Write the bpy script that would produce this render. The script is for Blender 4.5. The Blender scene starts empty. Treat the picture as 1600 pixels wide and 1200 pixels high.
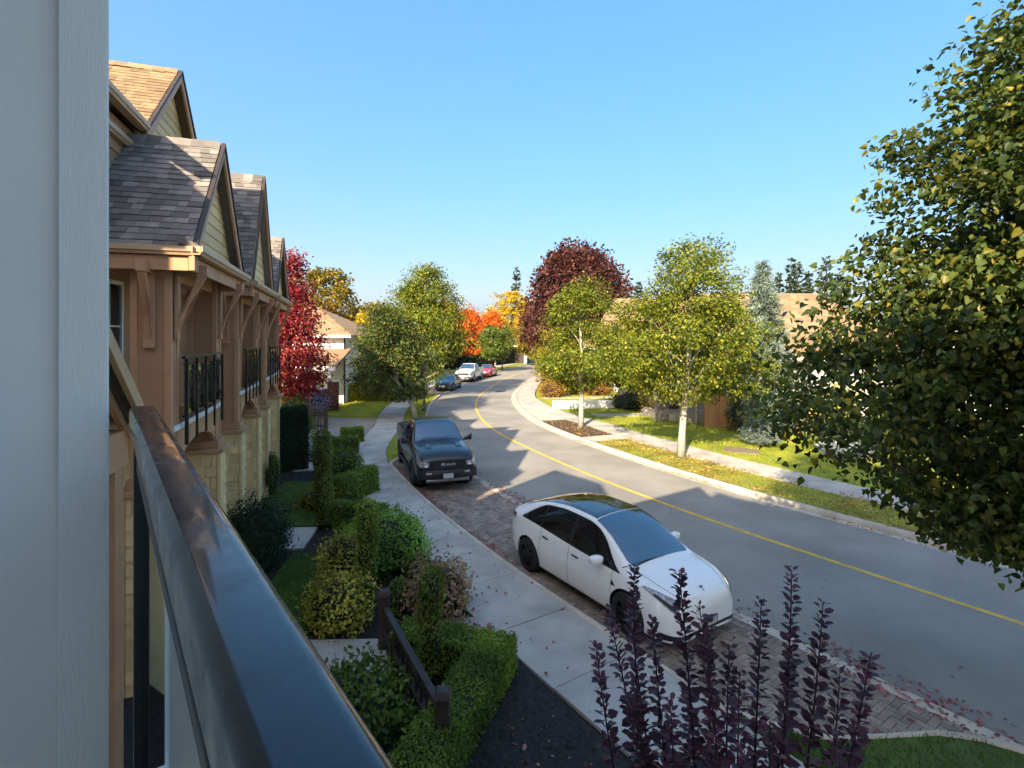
import bpy, math, random
import numpy as np
from mathutils import Vector, Matrix

# ------------------------------------------------------------------ camera, sky, sun, exposure
scene = bpy.context.scene
COL = scene.collection
cam_d = bpy.data.cameras.new('camera')
cam = bpy.data.objects.new('camera', cam_d); COL.objects.link(cam)
cam.location = (0, 0, 5.0); cam.rotation_euler = (math.radians(90), 0, 0)
cam_d.sensor_width = 36; cam_d.lens = 830 / 1600 * 36
cam_d.shift_y = -75 / 1600
cam_d.clip_start = 0.03; cam_d.clip_end = 20000
scene.camera = cam

SUN_EL = math.radians(28.5)
SUN_AZ = math.atan2(-0.37, -0.93)
world = bpy.data.worlds.new('World'); scene.world = world; world.use_nodes = True
wn = world.node_tree.nodes; wl = world.node_tree.links
sky = wn.new('ShaderNodeTexSky'); sky.sky_type = 'NISHITA'; sky.sun_disc = False
sky.sun_elevation = SUN_EL; sky.sun_rotation = SUN_AZ
sky.air_density = 0.8; sky.dust_density = 6.5; sky.ozone_density = 7.0; sky.altitude = 50
bg = wn.get('Background') or wn.new('ShaderNodeBackground')
out = wn.get('World Output') or wn.new('ShaderNodeOutputWorld')
gm = wn.new('ShaderNodeGamma'); gm.inputs[1].default_value = 0.5
hsv = wn.new('ShaderNodeHueSaturation'); hsv.inputs['Saturation'].default_value = 1.7; hsv.inputs['Hue'].default_value = 0.504
wl.new(sky.outputs[0], gm.inputs[0]); wl.new(gm.outputs[0], hsv.inputs['Color']); 
tint = wn.new('ShaderNodeMix'); tint.data_type = 'RGBA'; tint.blend_type = 'MULTIPLY'; tint.inputs[0].default_value = 1.0
tint.inputs[7].default_value = (1.04, 0.955, 0.82, 1)
wl.new(hsv.outputs[0], tint.inputs[6]); wl.new(tint.outputs[2], bg.inputs[0])
wl.new(bg.outputs[0], out.inputs[0])
bg.inputs[1].default_value = 0.15
sun_d = bpy.data.lights.new('sun', 'SUN'); sun_d.energy = 2.3; sun_d.angle = math.radians(0.53); sun_d.color = (1.0, 0.85, 0.62)
sun = bpy.data.objects.new('sun', sun_d); COL.objects.link(sun)
SD = Vector((0.37 * math.cos(SUN_EL), 0.93 * math.cos(SUN_EL), -math.sin(SUN_EL)))
sun.rotation_euler = SD.to_track_quat('-Z', 'Y').to_euler(); sun.location = (-20, -40, 40)
scene.view_settings.view_transform = 'Standard'; scene.view_settings.look = 'None'
scene.view_settings.exposure = 2.55; scene.view_settings.gamma = 1.0
scene.cycles.max_bounces = 5; scene.cycles.diffuse_bounces = 3; scene.cycles.glossy_bounces = 3; scene.cycles.transparent_max_bounces = 6
scene.cycles.use_adaptive_sampling = True; scene.cycles.adaptive_threshold = 0.025
scene.cycles.use_denoising = True

# ------------------------------------------------------------------ helpers
rng = np.random.default_rng(7)
random.seed(7)

def tag(o, label=None, cat=None, group=None, kind=None):
    if label: o['label'] = label
    if cat: o['category'] = cat
    if group: o['group'] = group
    if kind: o['kind'] = kind
    return o

def thing(name, label, cat, loc=(0, 0, 0), rz=0.0, group=None):
    o = bpy.data.objects.new(name, None); COL.objects.link(o)
    o.location = loc; o.rotation_euler = (0, 0, rz); o.empty_display_size = 0.2
    return tag(o, label, cat, group)

def adopt(o, parent, keep=True):
    if parent is not None:
        o.parent = parent
        if keep and parent.parent is None:
            o.matrix_parent_inverse = parent.matrix_basis.inverted()
    return o

def np_mesh(name, verts, faces, mats, parent=None, smooth=False, midx=None, keep=True):
    verts = np.asarray(verts, dtype=np.float32); faces = np.asarray(faces, dtype=np.int32)
    me = bpy.data.meshes.new(name); k = faces.shape[1]; m = faces.shape[0]
    me.vertices.add(len(verts)); me.vertices.foreach_set('co', verts.ravel())
    me.loops.add(m * k); me.loops.foreach_set('vertex_index', faces.ravel())
    me.polygons.add(m)
    me.polygons.foreach_set('loop_start', np.arange(0, m * k, k, dtype=np.int32))
    me.polygons.foreach_set('loop_total', np.full(m, k, dtype=np.int32))
    if smooth: me.polygons.foreach_set('use_smooth', np.ones(m, dtype=bool))
    if midx is not None: me.polygons.foreach_set('material_index', np.asarray(midx, dtype=np.int32))
    for mt in (mats if isinstance(mats, (list, tuple)) else [mats]): me.materials.append(mt)
    me.update(calc_edges=True)
    o = bpy.data.objects.new(name, me); COL.objects.link(o)
    return adopt(o, parent, keep)

class MB:
    """collects shapes for ONE mesh object"""
    def __init__(s, T=None): s.v = []; s.f = []; s.m = []; s.s = []; s.T = T
    def add(s, vs, fs, mi=0, sm=False):
        b = len(s.v)
        s.v += [tuple(s.T(*p)) if s.T else tuple(p) for p in vs]
        for f in fs: s.f.append([i + b for i in f]); s.m.append(mi); s.s.append(sm)
        return s
    def hexa(s, p, mi=0):
        return s.add(p, [(0, 3, 2, 1), (4, 5, 6, 7), (0, 1, 5, 4), (1, 2, 6, 5), (2, 3, 7, 6), (3, 0, 4, 7)], mi)
    def box(s, x0, x1, y0, y1, z0, z1, mi=0):
        return s.hexa([(x0, y0, z0), (x1, y0, z0), (x1, y1, z0), (x0, y1, z0), (x0, y0, z1), (x1, y0, z1), (x1, y1, z1), (x0, y1, z1)], mi)
    def bar(s, a, b, w, h, up=(0, 0, 1), mi=0):
        a = Vector(a); b = Vector(b); d = (b - a).normalized(); up = Vector(up)
        r = d.cross(up).normalized(); u = r.cross(d)
        q = [(-1, -1), (1, -1), (1, 1), (-1, 1)]
        return s.hexa([a + r * (i * w / 2) + u * (j * h / 2) for i, j in q] + [b + r * (i * w / 2) + u * (j * h / 2) for i, j in q], mi)
    def prism(s, poly, axis_fn, mi=0):
        """poly: list of 2-d points; axis_fn(p, k) -> 3-d point for k in 0, 1"""
        n = len(poly)
        vs = [axis_fn(p, 0) for p in poly] + [axis_fn(p, 1) for p in poly]
        return s.add(vs, [tuple(range(n))[::-1], tuple(range(n, 2 * n))] + [(i, (i + 1) % n, n + (i + 1) % n, n + i) for i in range(n)], mi)
    def tube(s, pts, rad, n=8, mi=0, sm=True, cap=True):
        pts = [Vector(p) for p in pts]; vs = []; fs = []
        if not isinstance(rad, (list, tuple, np.ndarray)): rad = [rad] * len(pts)
        ref = Vector((0.31, 0.95, 0.05))
        for i, p in enumerate(pts):
            d = (pts[min(i + 1, len(pts) - 1)] - pts[max(i - 1, 0)]).normalized()
            if abs(d.dot(ref)) > 0.97: ref = Vector((0.9, 0.1, 0.3))
            a = d.cross(ref).normalized(); b = d.cross(a)
            vs += [p + (a * math.cos(2 * math.pi * k / n) + b * math.sin(2 * math.pi * k / n)) * rad[i] for k in range(n)]
        for i in range(len(pts) - 1):
            for k in range(n):
                k2 = (k + 1) % n; fs.append((i * n + k, i * n + k2, (i + 1) * n + k2, (i + 1) * n + k))
        if cap: fs += [tuple(range(n))[::-1], tuple((len(pts) - 1) * n + k for k in range(n))]
        return s.add(vs, fs, mi, sm)
    def lathe(s, prof, n=20, c=(0, 0, 0), axis='z', mi=0, sm=True):
        vs = []; fs = []
        for r, h in prof:
            for k in range(n):
                a = 2 * math.pi * k / n; x, y = r * math.cos(a), r * math.sin(a)
                vs.append((c[0] + x, c[1] + y, c[2] + h) if axis == 'z' else (c[0] + x, c[1] + h, c[2] + y))
        for i in range(len(prof) - 1):
            for k in range(n):
                k2 = (k + 1) % n; fs.append((i * n + k, i * n + k2, (i + 1) * n + k2, (i + 1) * n + k))
        return s.add(vs, fs, mi, sm)
    def grid(s, fn, nu, nv, mi=0, sm=True):
        vs = [fn(i / nu, j / nv) for i in range(nu + 1) for j in range(nv + 1)]; w = nv + 1
        return s.add(vs, [(i * w + j, (i + 1) * w + j, (i + 1) * w + j + 1, i * w + j + 1) for i in range(nu) for j in range(nv)], mi, sm)
    def build(s, name, mats, parent=None, bevel=0, keep=True, segs=2, weld=False):
        me = bpy.data.meshes.new(name)
        me.from_pydata(s.v, [], s.f)
        for mt in (mats if isinstance(mats, (list, tuple)) else [mats]): me.materials.append(mt)
        me.polygons.foreach_set('material_index', s.m); me.polygons.foreach_set('use_smooth', s.s)
        me.update()
        o = bpy.data.objects.new(name, me); COL.objects.link(o)
        if weld:
            w = o.modifiers.new('weld', 'WELD'); w.merge_threshold = 0.0005
        if bevel:
            b = o.modifiers.new('bevel', 'BEVEL'); b.width = bevel; b.segments = segs; b.limit_method = 'ANGLE'; b.angle_limit = math.radians(40)
        return adopt(o, parent, keep)

def copy_tree(o, parent=None):
    c = o.copy(); COL.objects.link(c)
    if parent is not None: c.parent = parent
    for ch in list(o.children): copy_tree(ch, c)
    return c

# ------------------------------------------------------------------ materials
def _new(name):
    m = bpy.data.materials.new(name); m.use_nodes = True
    n = m.node_tree.nodes; l = m.node_tree.links
    return m, n, l, n['Principled BSDF']

def mat(name, col, rough=0.6, var=0.12, scale=6.0, bump=0.0, bscale=80.0, metal=0.0, island=0.0, col2=None, coat=0.0, ior=None, stretch=None, fine=0.0, detail=5.0):
    m, n, l, p = _new(name)
    c2 = col2 if col2 else tuple(min(1, c * (1 + var)) for c in col)
    c1 = col if col2 else tuple(c * (1 - var) for c in col)
    geo = n.new('ShaderNodeNewGeometry'); vec = geo.outputs['Position']
    if stretch:
        mp = n.new('ShaderNodeMapping'); mp.inputs['Scale'].default_value = stretch; l.new(vec, mp.inputs[0]); vec = mp.outputs[0]
    tx = n.new('ShaderNodeTexNoise'); tx.inputs['Scale'].default_value = scale; tx.inputs['Detail'].default_value = detail
    l.new(vec, tx.inputs['Vector'])
    rp = n.new('ShaderNodeValToRGB'); rp.color_ramp.elements[0].position = 0.32; rp.color_ramp.elements[1].position = 0.68
    rp.color_ramp.elements[0].color = (*c1, 1); rp.color_ramp.elements[1].color = (*c2, 1)
    l.new(tx.outputs[0], rp.inputs[0]); cur = rp.outputs[0]
    if fine:
        t2 = n.new('ShaderNodeTexNoise'); t2.inputs['Scale'].default_value = bscale * 0.7; t2.inputs['Detail'].default_value = 3; l.new(vec, t2.inputs['Vector'])
        mr = n.new('ShaderNodeMapRange'); mr.inputs[1].default_value = 0.3; mr.inputs[2].default_value = 0.7
        mr.inputs[3].default_value = 1 - fine; mr.inputs[4].default_value = 1 + fine; l.new(t2.outputs[0], mr.inputs[0])
        hs = n.new('ShaderNodeHueSaturation'); l.new(cur, hs.inputs['Color']); l.new(mr.outputs[0], hs.inputs['Value']); cur = hs.outputs[0]
    if island:
        mr = n.new('ShaderNodeMapRange'); mr.inputs[3].default_value = 1 - island; mr.inputs[4].default_value = 1 + island
        oi = n.new('ShaderNodeObjectInfo'); ad = n.new('ShaderNodeMath'); ad.operation = 'ADD'; fr = n.new('ShaderNodeMath'); fr.operation = 'FRACT'
        l.new(geo.outputs['Random Per Island'], ad.inputs[0]); l.new(oi.outputs['Random'], ad.inputs[1]); l.new(ad.outputs[0], fr.inputs[0])
        l.new(fr.outputs[0], mr.inputs[0])
        hs = n.new('ShaderNodeHueSaturation'); l.new(cur, hs.inputs['Color']); l.new(mr.outputs[0], hs.inputs['Value']); cur = hs.outputs[0]
    l.new(cur, p.inputs['Base Color'])
    p.inputs['Roughness'].default_value = rough; p.inputs['Metallic'].default_value = metal
    if coat: p.inputs['Coat Weight'].default_value = coat; p.inputs['Coat Roughness'].default_value = 0.03
    if ior: p.inputs['IOR'].default_value = ior
    if bump:
        t3 = n.new('ShaderNodeTexNoise'); t3.inputs['Scale'].default_value = bscale; t3.inputs['Detail'].default_value = 4; l.new(vec, t3.inputs['Vector'])
        b = n.new('ShaderNodeBump'); b.inputs['Strength'].default_value = bump; b.inputs['Distance'].default_value = 0.01
        l.new(t3.outputs[0], b.inputs['Height']); l.new(b.outputs[0], p.inputs['Normal'])
    return m

def leaf_mat(name, cols, rough=0.5, trans=0.35, tcol=None):
    m, n, l, p = _new(name)
    geo = n.new('ShaderNodeNewGeometry'); oi = n.new('ShaderNodeObjectInfo')
    ad = n.new('ShaderNodeMath'); ad.operation = 'ADD'; fr = n.new('ShaderNodeMath'); fr.operation = 'FRACT'
    l.new(geo.outputs['Random Per Island'], ad.inputs[0]); l.new(oi.outputs['Random'], ad.inputs[1]); l.new(ad.outputs[0], fr.inputs[0])
    rp = n.new('ShaderNodeValToRGB'); cr = rp.color_ramp
    while len(cr.elements) < len(cols): cr.elements.new(0.5)
    for i, c in enumerate(cols): cr.elements[i].position = i / max(1, len(cols) - 1); cr.elements[i].color = (*c, 1)
    l.new(fr.outputs[0], rp.inputs[0])
    tx = n.new('ShaderNodeTexNoise'); tx.inputs['Scale'].default_value = 1.3; tx.inputs['Detail'].default_value = 3; l.new(geo.outputs['Position'], tx.inputs['Vector'])
    mr = n.new('ShaderNodeMapRange'); mr.inputs[1].default_value = 0.3; mr.inputs[2].default_value = 0.7; mr.inputs[3].default_value = 0.5; mr.inputs[4].default_value = 1.5
    l.new(tx.outputs[0], mr.inputs[0])
    hs = n.new('ShaderNodeHueSaturation'); l.new(rp.outputs[0], hs.inputs['Color']); l.new(mr.outputs[0], hs.inputs['Value'])
    l.new(hs.outputs[0], p.inputs['Base Color']); p.inputs['Roughness'].default_value = rough; p.inputs['Specular IOR Level'].default_value = 0.28
    tr = n.new('ShaderNodeBsdfTranslucent'); h2 = n.new('ShaderNodeHueSaturation'); h2.inputs['Value'].default_value = 1.5; h2.inputs['Saturation'].default_value = 1.1
    l.new(hs.outputs[0], h2.inputs['Color']); l.new(h2.outputs[0], tr.inputs[0])
    mx = n.new('ShaderNodeMixShader'); mx.inputs[0].default_value = trans
    l.new(p.outputs[0], mx.inputs[1]); l.new(tr.outputs[0], mx.inputs[2]); l.new(mx.outputs[0], n['Material Output'].inputs[0])
    return m

def glass_mat(name, tint, mix=0.5, rough=0.02):
    """pane you see through: fresnel gloss over a tinted clear sheet"""
    m, n, l, p = _new(name)
    tr = n.new('ShaderNodeBsdfTransparent'); tr.inputs[0].default_value = (*tint, 1)
    gl = n.new('ShaderNodeBsdfGlossy'); gl.inputs['Roughness'].default_value = rough
    fz = n.new('ShaderNodeFresnel'); fz.inputs[0].default_value = 1.0 + mix
    mx = n.new('ShaderNodeMixShader'); l.new(fz.outputs[0], mx.inputs[0]); l.new(tr.outputs[0], mx.inputs[1]); l.new(gl.outputs[0], mx.inputs[2])
    l.new(mx.outputs[0], n['Material Output'].inputs[0]); n.remove(p)
    return m

MT = {}
MT['asphalt'] = mat('asphalt', (0.27, 0.245, 0.213), 0.85, 0.2, 0.45, 0.5, 150, fine=0.34, detail=12)
MT['patch'] = mat('asphalt_patch', (0.03, 0.03, 0.032), 0.8, 0.2, 3, 0.3, 140)
MT['concrete'] = mat('concrete', (0.42, 0.385, 0.335), 0.85, 0.22, 1.3, 0.25, 120, island=0.06, fine=0.14, detail=8)
MT['kerb'] = mat('kerb_concrete', (0.5, 0.43, 0.34), 0.85, 0.18, 1.6, 0.25, 90, fine=0.15, detail=8)
MT['brick'] = mat('paver', (0.255, 0.195, 0.15), 0.85, 0.2, 2.5, 0.3, 90, island=0.28, fine=0.15)
MT['mortar'] = mat('paver_joint_sand', (0.045, 0.04, 0.034), 0.95, 0.3, 8, 0.3, 100)
MT['yellow'] = mat('road_yellow', (0.72, 0.42, 0.06), 0.7, 0.2, 3.5, 0.15, 120, fine=0.18, detail=9)
MT['soil'] = mat('mulch', (0.022, 0.017, 0.014), 0.95, 0.5, 14, 0.9, 45, fine=0.4)
MT['soil_brown'] = mat('bark_mulch', (0.075, 0.045, 0.028), 0.95, 0.4, 12, 0.9, 45, fine=0.4)
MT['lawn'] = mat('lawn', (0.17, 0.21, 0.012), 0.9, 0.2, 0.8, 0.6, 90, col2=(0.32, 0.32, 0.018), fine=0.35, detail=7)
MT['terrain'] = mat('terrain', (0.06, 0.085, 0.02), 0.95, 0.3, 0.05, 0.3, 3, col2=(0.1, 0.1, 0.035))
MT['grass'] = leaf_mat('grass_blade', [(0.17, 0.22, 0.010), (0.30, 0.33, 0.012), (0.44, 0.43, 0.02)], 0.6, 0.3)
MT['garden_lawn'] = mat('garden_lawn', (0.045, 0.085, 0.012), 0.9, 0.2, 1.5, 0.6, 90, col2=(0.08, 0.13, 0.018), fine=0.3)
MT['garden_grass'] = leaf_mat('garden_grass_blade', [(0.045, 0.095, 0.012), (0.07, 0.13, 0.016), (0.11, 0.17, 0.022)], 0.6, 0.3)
MT['drygrass'] = leaf_mat('dry_grass_blade', [(0.11, 0.13, 0.02), (0.24, 0.2, 0.05), (0.3, 0.2, 0.06)], 0.6, 0.3)
MT['fallen_pink'] = leaf_mat('fallen_leaf_pink', [(0.2, 0.045, 0.06), (0.3, 0.1, 0.1), (0.38, 0.2, 0.18), (0.22, 0.09, 0.05)], 0.7, 0.15)
MT['fallen_yellow'] = leaf_mat('fallen_leaf_yellow', [(0.4, 0.25, 0.06), (0.5, 0.33, 0.08), (0.3, 0.15, 0.05), (0.42, 0.32, 0.16)], 0.7, 0.15)
MT['grey_wall'] = mat('grey_panel', (0.82, 0.77, 0.7), 0.55, 0.03, 2, 0.04, 60)
MT['grey_trim'] = mat('grey_wood_trim', (0.85, 0.8, 0.73), 0.55, 0.03, 3, 0.3, 300, stretch=(1, 1, 0.06))
MT['white'] = mat('white_paint', (0.78, 0.77, 0.74), 0.5, 0.05, 4, 0.03, 50)
MT['black_rail'] = mat('black_powder_coat', (0.012, 0.013, 0.016), 0.17, 0.2, 5, 0.02, 160, coat=0.35, ior=1.45)
MT['black_metal'] = mat('black_metal', (0.012, 0.012, 0.013), 0.35, 0.2, 5)
MT['brown'] = mat('brown_panel', (0.42, 0.225, 0.115), 0.6, 0.07, 3, 0.08, 90)
MT['brown_trim'] = mat('brown_trim', (0.5, 0.275, 0.145), 0.55, 0.08, 3, 0.1, 90)
MT['tan_trim'] = mat('tan_gutter', (0.5, 0.34, 0.2), 0.45, 0.06, 3, 0.03, 90)
MT['dark_wood'] = mat('dark_stained_wood', (0.045, 0.03, 0.024), 0.6, 0.25, 6, 0.2, 120, island=0.15)
MT['beige'] = mat('beige_siding', (0.74, 0.54, 0.26), 0.65, 0.06, 4, 0.1, 120, island=0.16)
MT['shingle'] = mat('roof_shingle', (0.2, 0.172, 0.15), 0.9, 0.14, 5, 0.5, 180, island=0.45, fine=0.2)
MT['shingle_tan_sunlit'] = mat('sunlit_tan_roof_shingle', (0.26, 0.168, 0.09), 0.9, 0.14, 5, 0.5, 180, island=0.25, fine=0.2)  # warmer copy of the roof shingle; sunlight on the tall gable is in the colour
MT['soffit'] = mat('soffit', (0.36, 0.3, 0.23), 0.7, 0.05, 4)
MT['glass_dark'] = mat('dark_window_glass', (0.012, 0.015, 0.018), 0.03, 0.1, 2, ior=1.7)
MT['glass_pane'] = glass_mat('clear_pane', (0.82, 0.88, 0.86), 0.5)
MT['smoked_glass'] = glass_mat('smoked_pane', (0.16, 0.18, 0.18), 0.35)
MT['bark_pale'] = mat('pale_bark', (0.42, 0.37, 0.3), 0.85, 0.25, 7, 0.6, 60, fine=0.2)
MT['bark'] = mat('bark', (0.09, 0.068, 0.05), 0.9, 0.3, 9, 0.8, 60, fine=0.25)
MT['cedar'] = mat('cedar_board', (0.42, 0.22, 0.09), 0.7, 0.18, 4, 0.2, 90, island=0.16, stretch=(1, 1, 0.2))
MT['stone'] = mat('stone_veneer', (0.22, 0.19, 0.165), 0.9, 0.3, 6, 0.5, 40, island=0.3)
MT['red_brick'] = mat('red_brick', (0.16, 0.07, 0.045), 0.9, 0.3, 8, 0.4, 60, island=0.25)
MT['grey_siding'] = mat('grey_siding', (0.42, 0.4, 0.37), 0.7, 0.06, 4, 0.1, 60, island=0.05)
MT['iron_lid'] = mat('utility_lid', (0.2, 0.15, 0.1), 0.8, 0.2, 5, 0.4, 60)

def smudged(m, lo, hi, scale):
    n = m.node_tree.nodes; l = m.node_tree.links; p = n['Principled BSDF']; g_ = n.new('ShaderNodeNewGeometry')
    t = n.new('ShaderNodeTexNoise'); t.inputs['Scale'].default_value = scale; t.inputs['Detail'].default_value = 6; l.new(g_.outputs['Position'], t.inputs['Vector'])
    r_ = n.new('ShaderNodeMapRange'); r_.inputs[1].default_value = 0.35; r_.inputs[2].default_value = 0.7; r_.inputs[3].default_value = lo; r_.inputs[4].default_value = hi
    l.new(t.outputs[0], r_.inputs[0]); l.new(r_.outputs[0], p.inputs['Roughness'])
smudged(MT['black_rail'], 0.1, 0.34, 22.0)

# ------------------------------------------------------------------ street alignment
CP = np.array([(30, -22), (17.0, -2.7), (11.6, 5.2), (8.85, 9.25), (6.1, 13.3), (4.55, 15.85), (2.7, 19.3), (0.6, 24), (-0.75, 27.6),
               (-1.75, 31.5), (-2.45, 36.5), (-2.75, 42), (-2.5, 48), (-0.95, 61), (2.0, 76), (5.8, 91), (12, 110), (22, 130), (40, 155)], float)
def _catmull(P, n=24):
    Q = np.vstack([2 * P[0] - P[1], P, 2 * P[-1] - P[-2]]); o_ = []
    for i in range(1, len(Q) - 2):
        for k in range(n):
            t = k / n; a, b, c, d = Q[i - 1], Q[i], Q[i + 1], Q[i + 2]
            o_.append(0.5 * ((2 * b) + (c - a) * t + (2 * a - 5 * b + 4 * c - d) * t ** 2 + (3 * b - a - 3 * c + d) * t ** 3))
    return np.array(o_ + [P[-1]])
_c = _catmull(CP)
_L = np.concatenate([[0], np.cumsum(np.hypot(*np.diff(_c, axis=0).T))])
DS = 0.4
SS = np.arange(0, _L[-1], DS)
CXY = np.stack([np.interp(SS, _L, _c[:, 0]), np.interp(SS, _L, _c[:, 1])], 1)
for _ in range(14): CXY[1:-1] = 0.25 * CXY[:-2] + 0.5 * CXY[1:-1] + 0.25 * CXY[2:]
TG = np.gradient(CXY, axis=0); TG /= np.linalg.norm(TG, axis=1)[:, None]
SMAX = SS[-1]
def sxy(s, o):
    """street station s, offset o (right of travel is +) -> x, y"""
    x = np.interp(s, SS, CXY[:, 0]); y = np.interp(s, SS, CXY[:, 1]); tx = np.interp(s, SS, TG[:, 0]); ty = np.interp(s, SS, TG[:, 1])
    return x + o * ty, y - o * tx
def s_at(x, y): return float(SS[np.argmin((CXY[:, 0] - x) ** 2 + (CXY[:, 1] - y) ** 2)])
def ramp(s, pts):
    a = [p[0] for p in pts]; b = [p[1] for p in pts]
    return np.interp(s, a, b)
def heading(s): return math.atan2(float(np.interp(s, SS, TG[:, 1])), float(np.interp(s, SS, TG[:, 0])))

def ribbon(name, s0, s1, oa, ob, z, m, parent=None, kind='structure', step=0.5, nacross=1):
    ss = np.linspace(s0, s1, max(2, int((s1 - s0) / step) + 1)); vs = []; fs = []
    for s in ss:
        a = oa(s) if callable(oa) else oa; b = ob(s) if callable(ob) else ob
        for k in range(nacross + 1):
            x, y = sxy(s, a + (b - a) * k / nacross); vs.append((x, y, z))
    w = nacross + 1
    for i in range(len(ss) - 1):
        for k in range(nacross): fs.append((i * w + k, i * w + k + 1, (i + 1) * w + k + 1, (i + 1) * w + k))
    o = np_mesh(name, vs, fs, m, parent)
    if parent is None and kind: o['kind'] = kind
    return o

def poly(name, pts, z, m, parent=None, kind='structure', thick=0.06):
    b = MB(); b.prism(pts, lambda p, k: (p[0], p[1], z - thick * (1 - k)))
    o = b.build(name, m, parent)
    if parent is None and kind: o['kind'] = kind
    return o

S_END = SMAX - 1
sB0 = s_at(8.85, 9.25) + 0.2          # parking bay by the camera: near end
sB1 = s_at(0.75, 23.6)                # its far end
sC0 = s_at(-2.6, 45.3); sC1 = s_at(1.0, 70.5)   # second bay with the far cars
s30 = s_at(-1.5, 30)
sP = s_at(0.6, 24)
def road_l(s): return ramp(s, [(sP, -3.7), (s30, -3.2)])
def kerb_l(s):
    return ramp(s, [(sB0 - 1.4, -3.72), (sB0 - 0.4, -4.2), (sB0 + 0.4, -5.6), (sB0 + 1.3, -6.2), (sB1 - 0.9, -6.2), (sB1, -5.6), (sB1 + 0.7, -4.3), (sB1 + 1.6, -3.6), (s30, -3.2),
                    (sC0 - 1, -3.2), (sC0 + 0.6, -5.5), (sC1 - 0.8, -5.5), (sC1 + 0.8, -3.2)])
def walk_l(s):  # road-side edge of the left pavement
    return ramp(s, [(sB1 - 1, -6.35), (sB1 + 1, -6.1), (s30, -4.6), (sC0 - 3, -4.7), (sC0 + 1, -5.65)])
def walk_r(s):
    return ramp(s, [(s_at(-0.75, 27.6), 4.95), (s_at(-2.4, 36), 3.6), (s_at(-2.75, 42), 3.1)])

g = np_mesh('terrain', [(-3850, -55, -0.09), (3850, -55, -0.09), (3850, 5390, -0.09), (-3850, 5390, -0.09)], [(0, 1, 2, 3)], MT['terrain']); g['kind'] = 'structure'
road = ribbon('road', 0, S_END, lambda s: road_l(s) - 0.0, 2.97, 0.0, MT['asphalt'], step=0.8, nacross=4)
yl = ribbon('centre_line', 4, S_END, -0.07, 0.07, 0.004, MT['yellow'], road)
ribbon('gutter_strip', 0, S_END, lambda s: road_l(s) - 0.24, lambda s: road_l(s) - 0.012, 0.003, MT['kerb'], road)
# tar seam and repair patch far down the street
b = MB(); p0_, p1_ = (-6.0, 40.2), (-1.8, 47.6)
for i in range(8):
    t0, t1 = i / 8, (i + 1) / 8
    f = lambda t, w: (p0_[0] + (p1_[0] - p0_[0]) * t + 0.12 * math.sin(t * 9) + w, p0_[1] + (p1_[1] - p0_[1]) * t, 0.004)
    b.add([f(t0, -0.04), f(t0, 0.04), f(t1, 0.04), f(t1, -0.04)], [(0, 1, 2, 3)])
b.build('tar_seam', MT['patch'], road)
b = MB(); b.add([(-1.7, 47.2, 0.004), (-0.7, 47.5, 0.004), (-0.5, 48.6, 0.004), (-1.3, 48.4, 0.004)], [(0, 1, 2, 3)]); b.build('repair_patch', MT['patch'], road)

def kerb_mesh(name, s0, s1, of, w, h, side, parent=None):
    """kerb whose road face is at offset of(s); it stands on the side (-1 left, +1 right)"""
    ss = np.linspace(s0, s1, int((s1 - s0) / 0.35)); vs = []; fs = []
    for s in ss:
        o0 = of(s) if callable(of) else of
        for (do, z) in ((0, -0.08), (0.008, h - 0.02), (0.03, h), (w, h), (w, -0.08)):
            x, y = sxy(s, o0 + side * do); vs.append((x, y, z))
    for i in range(len(ss) - 1):
        for k in range(4): fs.append((i * 5 + k, i * 5 + k + 1, (i + 1) * 5 + k + 1, (i + 1) * 5 + k))
    o = np_mesh(name, vs, fs, MT['kerb'], parent); return o
kl = kerb_mesh('left_kerb', 0, S_END, kerb_l, 0.15, 0.13, -1); kl['kind'] = 'structure'
kr = kerb_mesh('right_kerb', 0, S_END, 2.985, 0.17, 0.13, 1); kr['kind'] = 'structure'
ribbon('kerb_gutter', 0, S_END, 2.7, 2.96, 0.0045, MT['kerb'], road)

# verges and garden ground beside the pavements
gl = ribbon('left_garden_ground', 0, sB1 + 2, lambda s: walk_l(s) - 26, lambda s: walk_l(s) - 1.58, 0.09, MT['soil']); 
gl2 = ribbon('left_lawn', sB1 + 2, S_END, lambda s: walk_l(s) - 26, lambda s: walk_l(s) - 1.58, 0.09, MT['lawn'])
vl = ribbon('left_verge', sB1 - 1.0, S_END, lambda s: walk_l(s) + 0.02, lambda s: kerb_l(s) - 0.15, 0.11, MT['lawn'])
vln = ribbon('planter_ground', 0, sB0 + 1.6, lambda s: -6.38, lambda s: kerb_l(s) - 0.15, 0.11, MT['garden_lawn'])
s_m0, s_m1 = s_at(0.35, 24.6), s_at(-1.3, 29.6)
vr = ribbon('right_verge', 0, s_m0 - 1.3, 3.15, lambda s: walk_r(s), 0.115, MT['lawn'])
vr1 = ribbon('verge_paving', s_m0 - 1.3, s_m0, 3.15, lambda s: walk_r(s), 0.112, MT['kerb'])
vr2 = ribbon('tree_bed', s_m0, s_m1, 3.15, lambda s: walk_r(s), 0.125, MT['soil_brown'])
vr3 = ribbon('verge_paving.001', s_m1, s_at(-2.75, 42), 3.15, lambda s: walk_r(s) + 0.01, 0.112, MT['kerb'])
lr = ribbon('right_lawn', 0, S_END, lambda s: walk_r(s) + 1.62, lambda s: walk_r(s) + 24, 0.1, MT['lawn'], step=1.0, nacross=6)

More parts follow.
